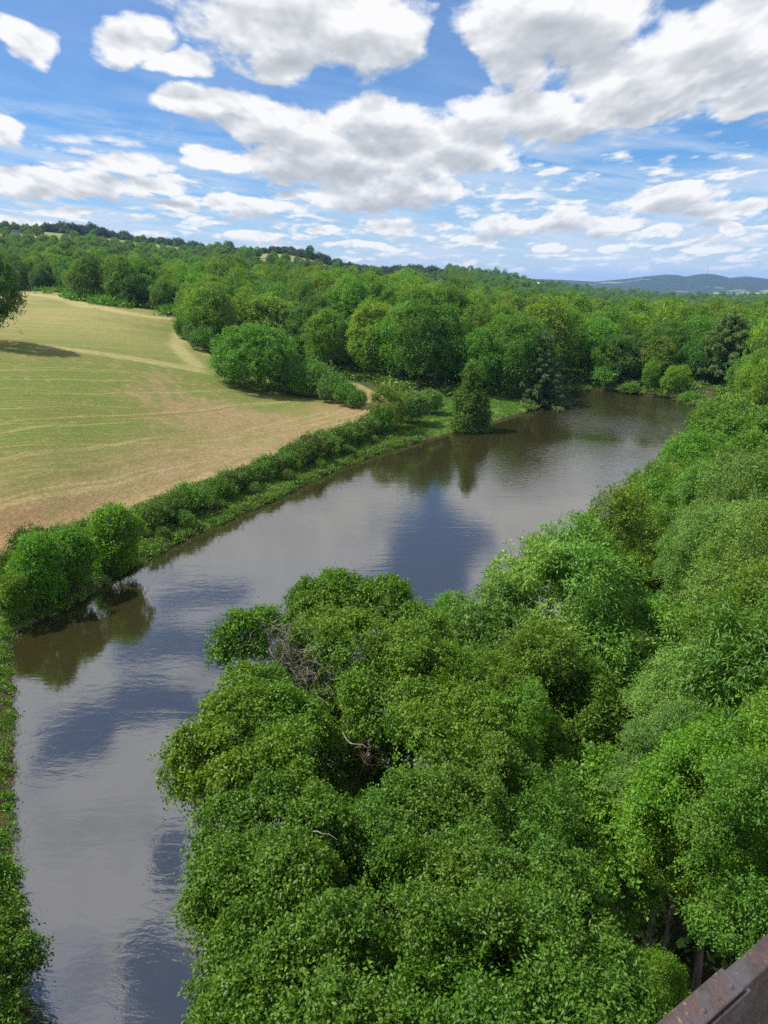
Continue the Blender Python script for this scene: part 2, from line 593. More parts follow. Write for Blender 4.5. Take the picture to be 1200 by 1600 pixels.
def trunk_mesh(name, base, targets, r0, mat, seed=1, fork=0.35, k=7, straight=0.15):
    """a tapered trunk rising from base that forks into limbs ending at the targets"""
    rng = np.random.default_rng(seed)
    tb = Tubes()
    base = np.asarray(base, float)
    targets = np.asarray(targets, float)
    top = targets.mean(0)
    fk = base + (top - base) * fork
    hgt = max(np.linalg.norm(top - base), 0.1)
    m_ = base + (top - base) * 0.5 * fork + rng.normal(size=3) * np.array((1, 1, 0)) * 0.03 * hgt
    ts = np.linspace(0, 1, 7)[:, None]
    tr = (1 - ts) ** 2 * base + 2 * ts * (1 - ts) * m_ + ts ** 2 * fk
    tb.tube(tr, r0 * (1.25 - 0.55 * ts[:, 0] + 0.35 * np.exp(-ts[:, 0] * 14)), k)
    up_ = fk + (top - fk) * 0.9
    lead = np.linspace(0, 1, 5)[:, None]
    tb.tube(fk + (up_ - fk) * lead, r0 * (0.68 - 0.5 * lead[:, 0]), k - 1)
    for t in targets:
        s0 = fk + (top - fk) * rng.uniform(0, 0.55)
        c = (s0 + t) / 2 + np.array((0, 0, 0.12 * hgt)) + rng.normal(size=3) * 0.04 * hgt
        ts = np.linspace(0, 1, 6)[:, None]
        path = (1 - ts) ** 2 * s0 + 2 * ts * (1 - ts) * c + ts ** 2 * t
        r = r0 * rng.uniform(0.28, 0.42)
        tb.tube(path, r * (1 - 0.82 * ts[:, 0]), 5)
    return tb.mesh(name, mat)


# ------------------------------------------------------------------ terrain
PXC = [-400, -150, 0, 150, 300, 450, 600, 750, 900, 1050, 1200, 1400, 1600]


def px_az(px):
    return math.degrees(atan((px - 600) / FPX / 1.051))


AZ_T = [-180, -100] + [px_az(p) for p in PXC] + [100, 180]
R_T = [0, 60, 100, 150, 210, 290, 400, 600, 900, 1200, 1700, 2600, 4500, 7000, 14000]
Z_T = [
    [6, 4, 4, 4, 5, 6, 10, 14, 20, 30, 40, 40, 30, 20, 0],
    [2, 4, 8, 12, 16, 22, 28, 40, 60, 80, 80, 60, 40, 20, 0],
    [2, 3, 8, 13, 18, 24, 32, 46, 80, 104, 90, 60, 30, 0, -20],
    [2, 3, 8, 13, 17, 22, 28, 42, 74, 102, 85, 60, 30, 0, -20],
    [2, 3, 7, 12, 15.5, 19.5, 25, 38, 68, 97, 80, 55, 20, 0, -20],
    [2, 1.5, 4, 9, 13.5, 18.5, 24, 37, 63, 88, 70, 50, 20, 0, -20],
    [2, 1.2, 1.6, 5, 9.5, 15, 21, 33, 52, 74, 60, 40, 10, 0, -20],
    [2, 1.0, 1.2, 1.6, 4, 8.5, 15, 25, 56, 46, 44, 30, 0, 0, -20],
    [2, 1.0, 1.2, 1.3, 3, 6, 12, 19, 26, 38, 34, 20, 0, 0, -20],
    [2, 1.0, 1.0, 1.0, 2, 3, 6, 10, 16, 27, 24, 10, -10, -10, -20],
    [3, 1.5, 1.0, 1.0, 1.0, 1.0, 0, -2, -4, -4, -4, -12, -30, -40, -40],
    [3, 2.5, 2.0, 1.6, 1.2, 0, -2, -6, -12, -16, -20, -30, -50, -60, -60],
    [4, 3.5, 3, 2.4, 1.2, 0, -2, -6, -12, -18, -22, -34, -52, -60, -60],
    [6, 6, 6, 5, 4, 2, 0, -4, -10, -14, -18, -30, -50, -60, -60],
    [8, 9, 9, 9, 8, 6, 4, 0, -4, -8, -10, -20, -40, -60, -60],
    [8, 10, 12, 14, 16, 20, 24, 30, 40, 50, 50, 40, 20, 0, 0],
    [6, 4, 4, 4, 5, 6, 10, 14, 20, 30, 40, 40, 30, 20, 0],
]
Z_T = np.array(Z_T, float)
AZ_T[0], AZ_T[-1] = -180, 180

POND = [(-13.3, -60), (-13.3, 10), (-13.7, 19.1), (-15.6, 23.0), (-17.8, 27.4), (-20.6, 33), (-24.4, 40.5), (-28.3, 47.6), (-28.8, 49.8), (-27.2, 53.0), (-25.8, 56.5), (-25.0, 60.5), (-23.0, 65.5),
        (-21.2, 71.4), (-18.2, 76.7), (-13.7, 85.5), (-7.4, 99.8), (0.0, 112.1), (10.3, 124.6), (16.8, 131.6), (26.0, 143.6), (31.4, 151.2), (36.5, 161.0), (39.9, 168.2),
        (46.1, 177.4), (52.0, 178.6), (57.2, 177.2), (65.3, 169.0), (70.5, 160.5), (62, 136), (47, 112), (33, 88), (23, 68), (15, 52), (8, 38), (3, 28), (1.5, 19), (1, 0), (1, -60)]
POND = np.array(POND, float)


def poly_sd(P, poly):
    """signed distance to a closed polygon, negative inside; P (n,2)"""
    n = len(poly)
    best = np.full(len(P), 1e18)
    inside = np.zeros(len(P), bool)
    for i in range(n):
        a = poly[i]; b = poly[(i + 1) % n]
        e = b - a
        w_ = P - a
        t = np.clip((w_ @ e) / max(e @ e, 1e-9), 0, 1)
        d = w_ - t[:, None] * e
        best = np.minimum(best, (d ** 2).sum(1))
        c = ((a[1] > P[:, 1]) != (b[1] > P[:, 1]))
        with np.errstate(divide='ignore', invalid='ignore'):
            xi = (b[0] - a[0]) * (P[:, 1] - a[1]) / (b[1] - a[1] if b[1] != a[1] else 1e-9) + a[0]
        inside ^= c & (P[:, 0] < xi)
    d = np.sqrt(best)
    return np.where(inside, -d, d)


HILL_PX = [500, 740, 800, 830, 870, 930, 985, 1000, 1020, 1040, 1058, 1070, 1085, 1100, 1115, 1140, 1165, 1200, 1260, 1350, 1500]
HILL_Y = [446, 442, 440, 436.5, 437, 440, 435.5, 433.5, 432, 430.6, 431.5, 433.5, 431, 429.6, 430.5, 435, 433.2, 436.5, 434, 439, 444]
sn1 = SumNoise(3, 1 / 70, 12, 2)
sn2 = SumNoise(4, 1 / 14, 12, 2)
sn3 = SumNoise(14, 1 / 2.2, 12, 2)


def smooth_interp(xq, xs):
    xs = np.asarray(xs, float)
    i = np.clip(np.searchsorted(xs, xq, side='right') - 1, 0, len(xs) - 2)
    t = np.clip((xq - xs[i]) / (xs[i + 1] - xs[i]), 0, 1)
    return i, t


def terrain(P):
    P = np.atleast_2d(np.asarray(P, float))[:, :2]
    r = np.hypot(P[:, 0], P[:, 1])
    az = np.degrees(np.arctan2(P[:, 0], P[:, 1]))
    i, t = smooth_interp(az, AZ_T)
    lr = np.log(np.maximum(r, 1) + 40)
    j, s = smooth_interp(lr, np.log(np.array(R_T, float) + 40))

    def cub(p0, p1, p2, p3, t):
        return p1 + 0.5 * t * (p2 - p0 + t * (2 * p0 - 5 * p1 + 4 * p2 - p3 + t * (3 * (p1 - p2) + p3 - p0)))
    nr, na = len(R_T), len(AZ_T)
    rows = []
    for di in (-1, 0, 1, 2):
        ii = np.clip(i + di, 0, na - 1)
        v = [Z_T[ii, np.clip(j + dj, 0, nr - 1)] for dj in (-1, 0, 1, 2)]
        rows.append(cub(*v, s))
    z = cub(*rows, t)
    z = z + sn1(P) * np.clip(r / 400, 0, 1) * 1.2
    # far blue hill
    px = 600 + FPX * 1.051 * np.tan(np.radians(np.clip(az, -75, 75)))
    hy = np.interp(px, HILL_PX, HILL_Y)
    hz = CAM_H + (440 - hy) / FPX / 0.951 * 6500 * 0.96
    k = np.exp(-((r - 6500) / 900.0) ** 2) * np.clip((px - 560) / 150, 0, 1)
    z = z + (hz - z) * k
    near = np.clip((400 - r) / 100, 0, 1)
    sd = poly_sd(P, POND)
    z = z + sn2(P) * 0.12 * near
    e = np.clip(sd / 9.0, 0, 1); e = e * e * (3 - 2 * e)
    zb = 0.42 + 0.05 * sn3(P)
    zo = zb + (np.maximum(z, 0.6) - zb) * e
    zi = -np.clip(-sd * 0.9, 0, 1.6) + 0.0
    b = np.clip((sd + 0.15) / 0.75, 0, 1)
    zz = zi + (zo - zi) * b
    return np.where(sd < 12, zz, z)


def hit(px, py):
    """the point of the ground a pixel looks at"""
    d = ray(px, py)
    d = d / np.linalg.norm(d)
    t = np.concatenate((np.arange(20, 500, 0.5), np.arange(500, 3000, 4)))
    P = np.array((0, 0, CAM_H)) + d * t[:, None]
    below = P[:, 2] < terrain(P)
    k = np.argmax(below) if below.any() else len(t) - 1
    return P[k]


FIELD_PX = [(-260, 960), (-60, 890), (40, 858), (120, 828), (200, 800), (260, 775), (330, 750), (400, 726), (460, 706), (520, 686), (572, 668), (604, 640), (604, 622), (560, 600), (500, 590),
            (420, 560), (330, 555), (300, 538), (278, 525), (290, 505), (302, 494), (270, 489), (230, 484), (180, 478), (130, 472), (100, 458), (60, 455), (0, 454), (-120, 452), (-260, 460)]
FIELD = np.array([hit(*p)[:2] for p in FIELD_PX])


def far_open(px, r):
    """farmland left open on the distant slopes"""
    a = ((px > 66) & (px < 112)) | ((px > 150) & (px < 208)) | ((px > 228) & (px < 284))
    return (a & (r > 930) & (r < 1110)) | ((px > 405) & (px < 525) & (r > 760) & (r < 885)) | ((px > 585) & (px < 640) & (r > 1040) & (r < 1160)) | ((px > 1120) & (r > 620) & (r < 680))


def far_open_mask(P):
    r = np.hypot(P[:, 0], P[:, 1])
    px = 600 + FPX * 1.051 * P[:, 0] / np.maximum(P[:, 1], 1)
    return (far_open(px, r) & (P[:, 1] > 0)).astype(float)


def build_ground():
    az_in = np.arange(-32, 32.01, 0.16)
    az_l = np.arange(-180, -32, 2.0)
    az_r = np.arange(34, 180, 2.0)
    az = np.radians(np.concatenate((az_l, az_in, az_r)))
    rr = 3.0 * (15000 / 3.0) ** (np.linspace(0, 1, 430))
    A, Rr = np.meshgrid(az, rr, indexing='ij')
    P = np.stack((np.sin(A) * Rr, np.cos(A) * Rr), -1).reshape(-1, 2)
    z = terrain(P)
    na, nr = len(az), len(rr)
    V = np.column_stack((P, z))
    V = np.vstack((V, (0, 0, terrain(np.zeros((1, 2)))[0])))
    idx = np.arange(na * nr).reshape(na, nr)
    nxt = np.roll(idx, -1, 0)
    F = np.stack((idx[:, :-1], idx[:, 1:], nxt[:, 1:], nxt[:, :-1]), -1).reshape(-1, 4)
    T = np.stack((np.full(na, na * nr), idx[:, 0], nxt[:, 0]), -1)
    loops = np.concatenate((F.ravel(), T.ravel()))
    starts = np.concatenate((np.arange(len(F)) * 4, len(F) * 4 + np.arange(len(T)) * 3))
    P2 = V[:, :2]
    fd = poly_sd(P2, FIELD)
    pdist = poly_sd(P2, POND)
    r = np.hypot(P2[:, 0], P2[:, 1])
    # hedge line: distance up the field from it, and along it
    a = np.array((-22.0, 66.0)); b = np.array((-2.0, 118.0))
    e = (b - a) / np.linalg.norm(b - a)
    nrm_ = np.array((-e[1], e[0]))
    q = P2 - a
    u = q @ e; v = q @ nrm_
    swath = v + 0.0022 * (u - 10) ** 2 * np.clip(v / 40, 0, 1.6)
    def line_d(pxs, w):
        L = np.array([hit(*q)[:2] for q in pxs])
        best = np.full(len(P2), 1e9)
        for a_, b_ in zip(L[:-1], L[1:]):
            e_ = b_ - a_
            t_ = np.clip(((P2 - a_) @ e_) / (e_ @ e_), 0, 1)
            best = np.minimum(best, np.linalg.norm(P2 - a_ - t_[:, None] * e_, axis=1))
        return best / w
    trk = np.minimum(line_d([(80, 543), (130, 549), (180, 556), (240, 566), (306, 578)], 2.6),
                     np.minimum(line_d([(306, 505), (282, 522), (276, 540), (290, 556), (306, 570)], 2.2),
                                np.minimum(line_d([(100, 462), (135, 476), (190, 488), (240, 496), (296, 500)], 3.5), line_d([(30, 458), (90, 464), (140, 480)], 4.0))))
    me = np_mesh('ground', V, loops, starts, [ground_mat()],
                 {'field': fd, 'pond': pdist, 'swath': swath, 'along': u, 'rad': r, 'open': far_open_mask(P2), 'track': np.minimum(trk, 9)}, smooth=True)
    o = bpy.data.objects.new('ground', me)
    link(o)
    tag(o, kind='structure')
    return o


def ground_mat():
    m_, g = new_mat('ground')

    def attr(n):
        a = g.N.new('ShaderNodeAttribute'); a.attribute_name = n
        return a.outputs['Fac']
    geo = g.N.new('ShaderNodeNewGeometry')
    pos = geo.outputs['Position']
    f, p, sw, al, rad = attr('field'), attr('pond'), attr('swath'), attr('along'), attr('rad')
    n_mid = g.noise(pos, 0.035, 4, 0.55)
    n_big = g.noise(pos, 0.012, 3, 0.5)
    n_fine = g.ss(g.noise(pos, 2.2, 6, 0.7), 0.3, 0.7)
    n_tuft = g.noise(pos, 0.55, 5, 0.65)
    # mown field: regrowth green on the rise, bare straw and reddish soil near the hedge, pale hay at the edges
    swn = g.add(sw, g.mul(g.sub(g.noise(pos, 0.05, 2, 0.5), 0.5), 5.0))
    thin = g.m('ABSOLUTE', g.sub(g.noise(g.xyz(swn, g.mul(al, 0.012), 2), 0.16, 2, 0.5), 0.5))
    thin = g.mul(g.ss(thin, 0.012, 0.003), g.ss(n_fine, 0.1, 0.5, 0.5, 1.0))
    thin2 = g.m('ABSOLUTE', g.sub(g.noise(g.xyz(g.add(swn, g.mul(al, 0.25)), g.mul(al, 0.02), 9), 0.22, 2, 0.5), 0.5))
    thin2 = g.mul(g.ss(thin2, 0.014, 0.003), g.ss(n_big, 0.45, 0.55))
    line = g.noise(g.xyz(swn, g.mul(al, 0.02), 0), 0.55, 5, 0.7)
    lineb = g.noise(g.xyz(g.mul(swn, 1.0), g.mul(al, 0.015), 5), 1.3, 3, 0.6)
    green = g.mix(n_fine, (0.072, 0.115, 0.013), (0.130, 0.175, 0.028))
    straw = g.mix(n_fine, (0.165, 0.115, 0.052), (0.29, 0.215, 0.110))
    soil = g.mix(n_fine, (0.155, 0.075, 0.040), (0.235, 0.125, 0.072))
    hay = g.mix(n_fine, (0.30, 0.23, 0.10), (0.42, 0.34, 0.16))
    zone = g.ss(g.add(sw, g.mul(g.sub(n_mid, 0.5), 70.0)), 14.0, 40.0)          # 0 at the hedge, 1 up the field
    gz = g.mul(zone, g.ss(g.add(n_mid, g.mul(g.sub(n_tuft, 0.5), 0.5)), 0.30, 0.52))
    low = g.mix(g.ss(g.add(g.mul(al, -0.02), g.add(g.mul(sw, -0.02), g.mul(n_mid, 1.1))), 0.15, 0.70), straw, soil)
    low = g.mix(g.ss(n_tuft, 0.50, 0.70, 0.0, 0.45), low, green)
    c = g.mix(g.mul(gz, 0.92), low, green)
    far_pale = g.mul(g.ss(rad, 150.0, 230.0), g.ss(g.noise(pos, 0.02, 3, 0.5), 0.34, 0.56))
    c = g.mix(g.mul(far_pale, 0.9), c, g.mix(0.5, hay, green))
    c = g.mix(g.ss(line, 0.57, 0.66, 0.0, 0.45), c, hay)
    c = g.mix(g.ss(lineb, 0.58, 0.70, 0.0, 0.35), c, straw)
    c = g.mix(g.ss(line, 0.47, 0.36, 0.0, 0.65), c, g.mix(0.5, green, soil))
    c = g.mix(g.ss(g.add(f, g.mul(g.sub(n_mid, 0.5), 4.0)), -3.5, -0.5, 0.0, 0.35), c, hay)
    c = g.mix(g.mul(thin, 0.34), c, hay)
    c = g.mix(g.mul(thin2, 0.40), c, hay)
    mott = g.noise(pos, 0.28, 5, 0.7)
    c = g.mix(g.ss(mott, 0.52, 0.64, 0.0, 0.35), c, g.mix(0.55, green, soil))
    c = g.mix(g.ss(n_tuft, 0.56, 0.66, 0.0, 0.30), c, g.mix(0.4, soil, green))
    c = g.mix(g.ss(n_tuft, 0.42, 0.34, 0.0, 0.25), c, hay)
    c = g.mix(g.ss(g.add(attr('track'), g.mul(g.sub(n_tuft, 0.5), 1.2)), 1.5, 0.4, 0.0, 0.42), c, g.mix(n_fine, (0.36, 0.29, 0.13), (0.50, 0.42, 0.21)))
    field_c = c
    # bank and meadow grass
    grass = g.mix(n_tuft, (0.070, 0.165, 0.014), (0.125, 0.24, 0.026))
    grass = g.mix(g.ss(n_fine, 0.55, 0.75), grass, (0.17, 0.20, 0.06))
    litter = g.mix(n_fine, (0.035, 0.026, 0.016), (0.085, 0.060, 0.036))
    litter = g.mix(g.ss(n_tuft, 0.5, 0.65, 0.0, 0.5), litter, (0.045, 0.075, 0.018))
    x, y, z = g.sep(pos)
    left = g.ss(g.sub(g.mul(y, 0.62), x), 54.0, 58.0)                             # land on the left bank
    shore = g.ss(p, 11.0, 17.0)
    bankc = g.mix(left, litter, grass)
    mud = g.mix(n_fine, (0.085, 0.058, 0.032), (0.16, 0.115, 0.06))
    bankc = g.mix(g.ss(g.add(p, g.mul(g.sub(n_tuft, 0.5), 1.6)), 0.55, 0.1), bankc, mud)
    woodf = g.mix(n_tuft, (0.035, 0.045, 0.016), (0.060, 0.085, 0.022))
    c = g.mix(shore, bankc, woodf)
    # distant farmland between the woods
    farn = g.noise(pos, 0.0045, 3, 0.5)
    farm = g.mix(g.ss(farn, 0.48, 0.52), (0.13, 0.18, 0.035), (0.26, 0.23, 0.10))
    farwood = g.mix(g.noise(pos, 0.02, 5, 0.7), (0.013, 0.028, 0.016), (0.024, 0.044, 0.024))
    fm = g.ss(g.noise(pos, 0.0022, 3, 0.5), 0.50, 0.53)
    farc = g.mix(fm, farm, farwood)
    c = g.mix(g.ss(rad, 600.0, 750.0), c, farc)
    c = g.mix(attr('open'), c, g.mix(g.noise(pos, 0.008, 3, 0.5), (0.13, 0.18, 0.045), (0.22, 0.215, 0.08)))
    c = g.mix(g.ss(rad, 3800.0, 4600.0), c, g.mix(g.ss(g.noise(pos, 0.0016, 4, 0.6), 0.56, 0.62), farwood, farm))
    c = g.mix(g.ss(f, 0.6, -0.2), c, field_c)
    pb = g.N.new('ShaderNodeBsdfPrincipled')
    g.put(pb, 'Base Color', c)
    pb.inputs['Roughness'].default_value = 0.95
    pb.inputs['Specular IOR Level'].default_value = 0.15
    bn = g.N.new('ShaderNodeBump')
    bn.inputs['Strength'].default_value = 0.9
    bn.inputs['Distance'].default_value = 0.10
    hgt = g.add(g.mul(n_fine, 0.8), g.add(g.mul(line, 0.9), g.mul(n_tuft, 0.7)))
    g.put(bn, 'Height', hgt)
    g.L.new(bn.outputs[0], pb.inputs['Normal'])
    out = g.N.new('ShaderNodeOutputMaterial')
    g.L.new(pb.outputs[0], out.inputs[0])
    return m_


def build_water():
    m_, g = new_mat('pond_water')
    geo = g.N.new('ShaderNodeNewGeometry')
    pos = geo.outputs['Position']
    pb = g.N.new('ShaderNodeBsdfPrincipled')
    n = g.noise(pos, 0.05, 3, 0.5)
    g.put(pb, 'Base Color', g.mix(n, (0.020, 0.017, 0.006), (0.026, 0.022, 0.008)))
    pb.inputs['Roughness'].default_value = 0.03
    pb.inputs['IOR'].default_value = 2.7
    # breeze: patches of stronger and weaker ripples
    gust = g.ss(g.noise(g.vm('MULTIPLY', pos, (1.0, 0.5, 1.0)), 0.035, 3, 0.55, 0.4), 0.40, 0.62, 0.35, 1.0)
    # the open far end catches more wind
    open_w = g.m('MAXIMUM', g.ss(g.vm('DISTANCE', pos, (52.0, 152.0, 0.0)), 36.0, 14.0), g.ss(g.vm('DISTANCE', pos, (27.0, 104.0, 0.0)), 22.0, 8.0, 0.0, 0.9))
    gust = g.m('MINIMUM', gust, 1.0)
    a = g.vm('MULTIPLY', pos, (0.75, 1.5, 1.0))
    w1 = g.noise(a, 1.5, 3, 0.55, 0.5)
    w2 = g.noise(a, 5.5, 3, 0.6, 0.3)
    w3 = g.noise(g.vm('MULTIPLY', pos, (0.3, 1.2, 1.0)), 0.55, 3, 0.5, 0.8)
    h = g.add(g.mul(w1, 0.008), g.add(g.mul(w2, 0.002), g.mul(w3, 0.014)))
    h = g.add(h, g.mul(open_w, g.mul(w1, 0.085)))
    bn = g.N.new('ShaderNodeBump')
    g.put(bn, 'Strength', gust)
    bn.inputs['Distance'].default_value = 1.0
    g.put(bn, 'Height', h)
    g.L.new(bn.outputs[0], pb.inputs['Normal'])
    out = g.N.new('ShaderNodeOutputMaterial')
    g.L.new(pb.outputs[0], out.inputs[0])
    # a sheet a little wider than the pond; the shelving bed and banks bound it
    c = POND.mean(0)
    P = []
    for i in range(len(POND)):
        a_, b_, d_ = POND[i - 1], POND[i], POND[(i + 1) % len(POND)]
        t = norm(d_ - a_)
        nrm_ = np.array((t[1], -t[0]))
        q = b_ - nrm_ * -0.9
        q2 = b_ + nrm_ * -0.9
        P.append(q if poly_sd(q[None], POND)[0] > 0 else q2)
    me = bpy.data.meshes.new('pond_water')
    me.from_pydata([(p[0], p[1], 0.0) for p in P], [], [list(range(len(P)))])
    me.materials.append(m_)
    o = link(bpy.data.objects.new('water', me))
    tag(o, kind='structure')


ground = build_ground()
build_water()

# ------------------------------------------------------------------ tree kinds
PROTO = {}


def proto(key, R, zc, mat, bark=0.28, seed=1, lobes=None, nlobe=26, sub=0.36, pos=0.68, low=-0.35, targets=9, taper=0.0, fork=0.35, bmat=None, **kw):
    """crown and trunk meshes standing on z = 0, shared by every copy of the tree"""
    if lobes is None:
        lobes = billow(R, seed, nlobe, sub, pos, low, taper)
        lobes[:, 2] += zc
    cm, P = make_crown_mesh(key + '_crown', lobes, M[mat], seed=seed, **kw)
    rng = np.random.default_rng(seed + 77)
    big = lobes[rng.permutation(len(lobes))[:targets], :3]
    big = lobes[0, :3] + (big - lobes[0, :3]) * 0.82
    tm = trunk_mesh(key + '_trunk', (0, 0, -0.4), big, bark, bmat or M['bark'], seed, fork)
    PROTO[key] = dict(crown=cm, trunk=tm, P=P, lobes=lobes, extra=[])
    return PROTO[key]


def plant_tree(key, name, label, cat, loc, s=1.0, rz=None, color=(1, 1, 1), group=None, trunk=True, sz=None):
    p = PROTO[key]
    rz = RNG.uniform(0, 2 * pi) if rz is None else rz
    root = empty(name, loc, rz, (s, s, sz or s))
    tag(root, label, cat, group)
    c = link(bpy.data.objects.new('crown', p['crown']), root)
    c.color = tuple(color) + (1,)
    if trunk:
        link(bpy.data.objects.new('trunk', p['trunk']), root)
    for nm, me in p['extra']:
        e = link(bpy.data.objects.new(nm, me), root)
        e.color = tuple(color) + (1,)
    return root


def ground_z(x, y):
    return float(terrain(np.array([[x, y]]))[0])


# ---- mid-distance and far prototypes
for k in range(5):
    proto('wood%d' % k, (6.2, 6.2, 7.6), 8.6, 'wood_leaf', 0.3, 20 + k, taper=0.25, nlobe=30, sub=0.34, low=-0.8, leaf=(0.36, 0.24), per_spray=12, spray_r=0.70,
          density=2.2, gap=-0.45, bump=0.16, bump_f=0.75, bottom=-0.7, inner=0.15, targets=6)
for k in range(4):
    proto('tall%d' % k, (6.0, 6.0, 10.4), 12.4, 'wood_leaf', 0.4, 40 + k, taper=0.25, nlobe=40, sub=0.29, low=-0.9, pos=0.74, leaf=(0.36, 0.24), per_spray=12, spray_r=0.70,
          density=2.2, gap=-0.45, bump=0.18, bump_f=0.75, bottom=-0.7, inner=0.15, targets=7)


def conifer_mesh(key, H, Rb, seed, tiers=15, top_flat=False, leaf=(0.32, 0.08), mat='conifer', z0=0.08, per=26, bough_r=0.95):
    rng = np.random.default_rng(seed)
    Ps, Ns, As = [], [], []
    tb = Tubes()
    tb.tube([(0, 0, -0.4), (0.05, 0, H * 0.3), (0, 0.05, H * 0.65), (0, 0, H * 0.98)], [0.36, 0.27, 0.16, 0.03], 7)
    for i in range(tiers):
        t = i / (tiers - 1)
        z = H * (z0 + (0.97 - z0) * t)
        R = Rb * ((1 - t) ** 0.75 if not top_flat else (1 - t ** 2.2) ** 0.6) * rng.uniform(0.85, 1.1) + 0.25
        nb = int(9 - 3 * t)
        a0 = rng.uniform(0, 2 * pi)
        for b in range(nb):
            a = a0 + b * 2 * pi / nb + rng.normal(0, 0.12)
            L = R * rng.uniform(0.72, 1.15)
            n = int(per * L)
            u = np.sqrt(rng.random(n)) * L
            w = rng.normal(0, 1, n) * (0.10 + 0.20 * u / max(L, 1) * (1.15 - u / L) * 2) * bough_r
            zz = z - 0.10 * u + 0.035 * u * u / max(L, 1) * 2 + rng.normal(0, 0.32 if top_flat else 0.14, n)
            d = np.array((cos(a), sin(a)))
            s_ = np.array((-sin(a), cos(a)))
            P = np.column_stack((np.outer(u, d) + np.outer(w, s_), zz))
            A = norm(np.column_stack((np.outer(np.ones(n), d) + np.outer(np.sign(w) * 0.8, s_) + rng.normal(0, .4, (n, 2)), rng.normal(-0.1, 0.3, n))))
            Ps.append(P); As.append(A)
            tb.tube([(0, 0, z), tuple(d * L * 0.5) + (z - 0.03 * L,), tuple(d * L * 0.95) + (z - 0.05 * L,)], [0.06, 0.04, 0.015], 4)
    P = np.concatenate(Ps); A = np.concatenate(As)
    k = 5
    P = np.repeat(P, k, 0) + rng.normal(0, 0.13, (len(P) * k, 3)); A = norm(np.repeat(A, k, 0) + rng.normal(0, 0.45, (len(P), 3)))
    N = norm(np.array((0, 0, 1.0)) + rng.normal(0, 0.5, P.shape))
    tint = np.clip(rng.normal(0.5, 0.25, len(P)), 0, 1)
    V, F, T = leaf_arrays(P, A, N, leaf[0] * rng.uniform(0.7, 1.3, len(P)), leaf[1] * rng.uniform(0.8, 1.3, len(P)), 0.2, tint, rng)
    l, st = quads(F)
    PROTO[key] = dict(crown=np_mesh(key + '_crown', V, l, st, [M[mat]], {'tint': T}), trunk=tb.mesh(key + '_trunk', M['bark']), extra=[])


conifer_mesh('cedar', 16.5, 6.0, 4, leaf=(0.34, 0.11), per=30)
conifer_mesh('pine', 19, 6.4, 9, tiers=17, top_flat=True, leaf=(0.38, 0.13), z0=0.22, per=30, bough_r=1.3)

# alders on the left bank, dense and rounded to the ground
for k in range(3):
    proto('alder%d' % k, (2.25, 2.25, 3.2), 3.5, 'alder', 0.12, 60 + k, nlobe=34, sub=0.27, pos=0.78, low=-0.75, leaf=(0.17, 0.125), per_spray=10, spray_r=0.30,
          density=2.4, gap=-0.9, bump=0.09, bump_f=1.8, bottom=-0.8, inner=0.15, targets=6, fork=0.15)
# a slim poplar-like young tree
proto('slim', (2.7, 2.7, 4.6), 4.9, 'willow', 0.16, 71, nlobe=34, sub=0.27, pos=0.74, low=-0.9, leaf=(0.24, 0.15), per_spray=9, spray_r=0.4,
      density=2.2, gap=-0.8, bump=0.12, bump_f=1.3, bottom=-0.8, inner=0.26, targets=6, fork=0.2)
cone = [(0.0, 0.0, 1.2 + 1.05 * i, 2.35 * (1 - (i / 8.0) ** 1.35) + 0.35) for i in range(8)]
rngc = np.random.default_rng(12)
cone_l = []
for (x, y, z, r) in cone:
    cone_l.append((x, y, z, r * 0.85, r * 0.85, 1.25))
    for j in range(5):
        a = rngc.uniform(0, 2 * pi)
        q = rngc.uniform(0.5, 0.8) * r
        cone_l.append((q * cos(a), q * sin(a), z + rngc.uniform(-0.3, 0.3), 0.22 * r + 0.35, 0.22 * r + 0.35, 0.6))
proto('cone', None, 0, 'alder', 0.16, 73, lobes=np.array(cone_l), leaf=(0.22, 0.14), per_spray=11, spray_r=0.34,
      density=2.3, gap=-0.6, bump=0.10, bump_f=1.3, bottom=-0.8, inner=0.2, targets=6, fork=0.2)
# spreading willow-like great bush
proto('bigbush', (8.0, 8.0, 6.6), 6.4, 'wood_leaf', 0.5, 81, nlobe=60, sub=0.24, pos=0.80, low=-0.6, leaf=(0.34, 0.22), per_spray=10, spray_r=0.62,
      density=2.2, gap=-0.8, bump=0.08, bump_f=0.9, bottom=-0.8, inner=0.12, targets=10, fork=0.15)
# shrubs
for k in range(4):
    proto('shrub%d' % k, (1.5, 1.5, 1.35), 1.2, 'broom', 0.07, 90 + k, nlobe=16, sub=0.40, pos=0.68, low=-0.4, leaf=(0.17, 0.085), per_spray=12, spray_r=0.26,
          density=2.2, gap=-0.8, bump=0.22, bump_f=2.4, bottom=-0.6, inner=0.3, targets=6, fork=0.1, droop=-0.5, up=0.2, rand=0.9)

